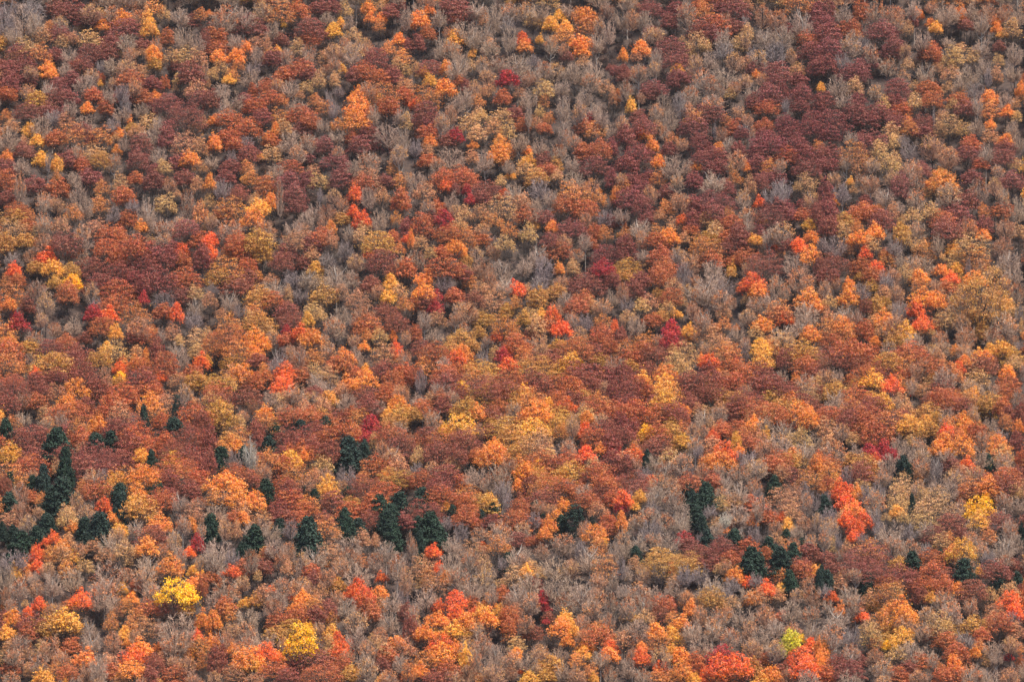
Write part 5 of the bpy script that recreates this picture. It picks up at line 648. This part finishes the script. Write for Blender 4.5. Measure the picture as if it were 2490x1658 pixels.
def tree_object(T, first={}):
    root = bpy.data.objects.new(T['kind'], None); COL.objects.link(root); root.empty_display_size = 1
    root.location = (T['X'], T['Y'], T['Z']); root.rotation_euler = (0, 0, T['rot'])
    def part(key, name, me, z, sc):
        o = first[key].copy() if key in first else bpy.data.objects.new(name, me)
        first.setdefault(key, o); COL.objects.link(o); o.parent = root
        o.location = (0, 0, z); o.scale = sc; o['tint'] = list(T['tint']) + [1.0]
        return o
    part(('s', T['stem'], T['svar']), 'trunk', STEM[T['stem']][T['svar']], 0, (T['W'], T['W'], T['HT']))
    part(('c', T['shape'], T['var']), 'crown', CROWN[T['shape']][T['var']], T['HT'] - T['CH'], (T['W'], T['W'], T['CH']))
    words = CLS[T['c']][3]
    if 'mark' in T: lab = T['mark'] + ', standing on the wooded hillside' if len(T['mark'].split()) < 11 else T['mark']
    else:
        if T['c'] == 'w': words = 'pale-barked bare tree'
        best = sorted(RANK.get(id(T), []), key=lambda q: q[0])
        if best:
            for _, r_, s, mk in best:
                if 1 + len(words.split()) + len(DIRS[s].split()) + len(mk['mark'].split()) <= 16: break
            lab = f"{ORD[min(r_, 15)]} {words} {DIRS[s]} {mk['mark']}"
            if len(lab.split()) < 16: lab = f"{ORD[min(r_, 15)]} {words} {DIRS[s]} the {mk['mark']}"
        else: lab = words + ' on the hillside'
    root['label'] = lab; root['category'] = 'tree'; root['group'] = GROUP[T['kind']]
    return root
for T in single: tree_object(T)

# ---------------------------------------------------------------- what is past 300 of a kind: one object per kind, the same shapes set on points
def source(me, cache={}):
    if me.name not in cache:
        cache[me.name] = next(o for o in COL.objects if o.type == 'MESH' and o.data == me)
    return cache[me.name]
def scatter(name, pts, sources, label):
    """pts: (location, rotation, scale, source index, tint)"""
    me = bpy.data.meshes.new(name); n = len(pts); me.vertices.add(n)
    me.vertices.foreach_set('co', np.array([p[0] for p in pts], np.float32).ravel())
    def attr(nm, tp, key, vals): a = me.attributes.new(nm, tp, 'POINT'); a.data.foreach_set(key, vals)
    attr('turn', 'FLOAT_VECTOR', 'vector', np.array([(0, 0, p[1]) for p in pts], np.float32).ravel())
    attr('size', 'FLOAT_VECTOR', 'vector', np.array([p[2] for p in pts], np.float32).ravel())
    attr('pick', 'INT', 'value', np.array([p[3] for p in pts], np.int32))
    attr('tint', 'FLOAT_COLOR', 'color', np.array([(*p[4], 1) for p in pts], np.float32).ravel())
    o = bpy.data.objects.new(name, me); COL.objects.link(o)
    g = bpy.data.node_groups.new(name, 'GeometryNodeTree')
    g.interface.new_socket('Geometry', in_out='INPUT', socket_type='NodeSocketGeometry'); g.interface.new_socket('Geometry', in_out='OUTPUT', socket_type='NodeSocketGeometry')
    N = g.nodes.new; L = g.links.new
    gi = N('NodeGroupInput'); gout = N('NodeGroupOutput'); ip = N('GeometryNodeInstanceOnPoints'); jn = N('GeometryNodeJoinGeometry')
    for s in reversed(sources):
        oi = N('GeometryNodeObjectInfo'); oi.transform_space = 'ORIGINAL'; oi.inputs['Object'].default_value = s; oi.inputs['As Instance'].default_value = True
        L(oi.outputs['Geometry'], jn.inputs[0])
    def na(nm, tp): a = N('GeometryNodeInputNamedAttribute'); a.data_type = tp; a.inputs[0].default_value = nm; return a.outputs['Attribute']
    L(gi.outputs[0], ip.inputs['Points']); L(jn.outputs[0], ip.inputs['Instance']); ip.inputs['Pick Instance'].default_value = True
    L(na('pick', 'INT'), ip.inputs['Instance Index'])
    e2r = N('FunctionNodeEulerToRotation'); L(na('turn', 'FLOAT_VECTOR'), e2r.inputs[0]); L(e2r.outputs[0], ip.inputs['Rotation'])
    L(na('size', 'FLOAT_VECTOR'), ip.inputs['Scale']); L(ip.outputs[0], gout.inputs[0])
    md = o.modifiers.new('trees', 'NODES'); md.node_group = g
    o['kind'] = 'stuff'; o['label'] = label; o['category'] = 'woodland'
    return o
def tree_points(lst):
    srcs, idx, pts = [], {}, []
    def si(me):
        s = source(me)
        if s.name not in idx: idx[s.name] = len(srcs); srcs.append(s)
        return idx[s.name]
    for T in lst:
        pts.append(((T['X'], T['Y'], T['Z'] + T['HT'] - T['CH']), T['rot'], (T['W'], T['W'], T['CH']), si(CROWN[T['shape']][T['var']]), T['tint']))
        pts.append(((T['X'], T['Y'], T['Z']), T['rot'], (T['W'], T['W'], T['HT']), si(STEM[T['stem']][T['svar']]), T['tint']))
    return pts, srcs
NAMES = {'bare_tree': ('bare_woodland', 'smaller grey leafless trees scattered all over the slope'),
 'oak_tree': ('oak_woodland', 'smaller maroon and russet trees filling in over the slope'),
 'beech_tree': ('beech_woodland', 'smaller orange-brown and salmon trees filling in over the slope'),
 'aspen_tree': ('aspen_woodland', 'smaller tan and golden trees dotted over the slope'),
 'maple_tree': ('maple_woodland', 'smaller orange and coral trees dotted over the slope'),
 'hickory_tree': ('hickory_woodland', 'smaller olive-gold trees past the edges of the slope')}
for k, lst in rest.items():
    if lst:
        pts, srcs = tree_points(lst); scatter(NAMES[k][0], pts, srcs, NAMES[k][1])
# low leafless growth between the trunks
low = []
ys = 1420.0
while ys < 2420:
    hw = TH * ys * 1.5; x = -hw
    while x < hw:
        X = x + random.uniform(-3, 3); Y = ys + random.uniform(-4, 4); w = random.uniform(5, 8.5); h = random.uniform(3.5, 6.5) 
        me = CROWN['bare'][random.randrange(5)]; g_ = random.uniform(.6, 1.1)
        base = random.choice([(.15, .11, .10), (.14, .12, .11), (.17, .10, .08)])
        low.append((X, Y, w, h, me, tuple(v * g_ for v in base))); x += 6.5
    ys += 8
srcs, idx, pts = [], {}, []
for X, Y, w, h, me, tn in low:
    s = source(me)
    if s.name not in idx: idx[s.name] = len(srcs); srcs.append(s)
    pts.append(((X, Y, float(ground(X, Y)) + .3), random.uniform(0, 6.28), (w, w, h), idx[s.name], tn))
scatter('undergrowth', pts, srcs, 'low leafless brush and saplings between the trunks')
# ---------------------------------------------------------------- the air across the valley
HZ = 0.000012
hx, hy0, hy1, hz0, hz1 = 3100.0, -1600.0, 4100.0, -365.0, 900.0
vs = [(x, y, z) for x in (-hx, hx) for y in (hy0, hy1) for z in (hz0, hz1)]
fs = np.array([[0, 1, 3, 2], [4, 6, 7, 5], [0, 4, 5, 1], [2, 3, 7, 6], [0, 2, 6, 4], [1, 5, 7, 3]])
m, t_, N, L = mat('haze'); vo = N('ShaderNodeVolumePrincipled'); vo.inputs['Color'].default_value = (.84, .86, .93, 1)
vo.inputs['Density'].default_value = HZ; vo.inputs['Anisotropy'].default_value = .2
oo = N('ShaderNodeOutputMaterial'); L(vo.outputs[0], oo.inputs['Volume'])
hz = bpy.data.objects.new('haze', make_mesh('haze', np.array(vs), [fs], [m])); COL.objects.link(hz); hz['kind'] = 'stuff'; hz['label'] = 'thin haze lying between the camera and the hillside'

print('TREES', len(seen), 'single', len(single), 'scattered', sum(len(v) for v in rest.values()), 'brush', len(low), 'marks', len(marks))
labs = [o['label'] for o in COL.objects if 'label' in o and o.type == 'EMPTY']
print('LABELS', len(labs), 'distinct', len(set(labs)), 'maxwords', max(len(l.split()) for l in labs), 'far', sum('sixteenth' in l for l in labs))
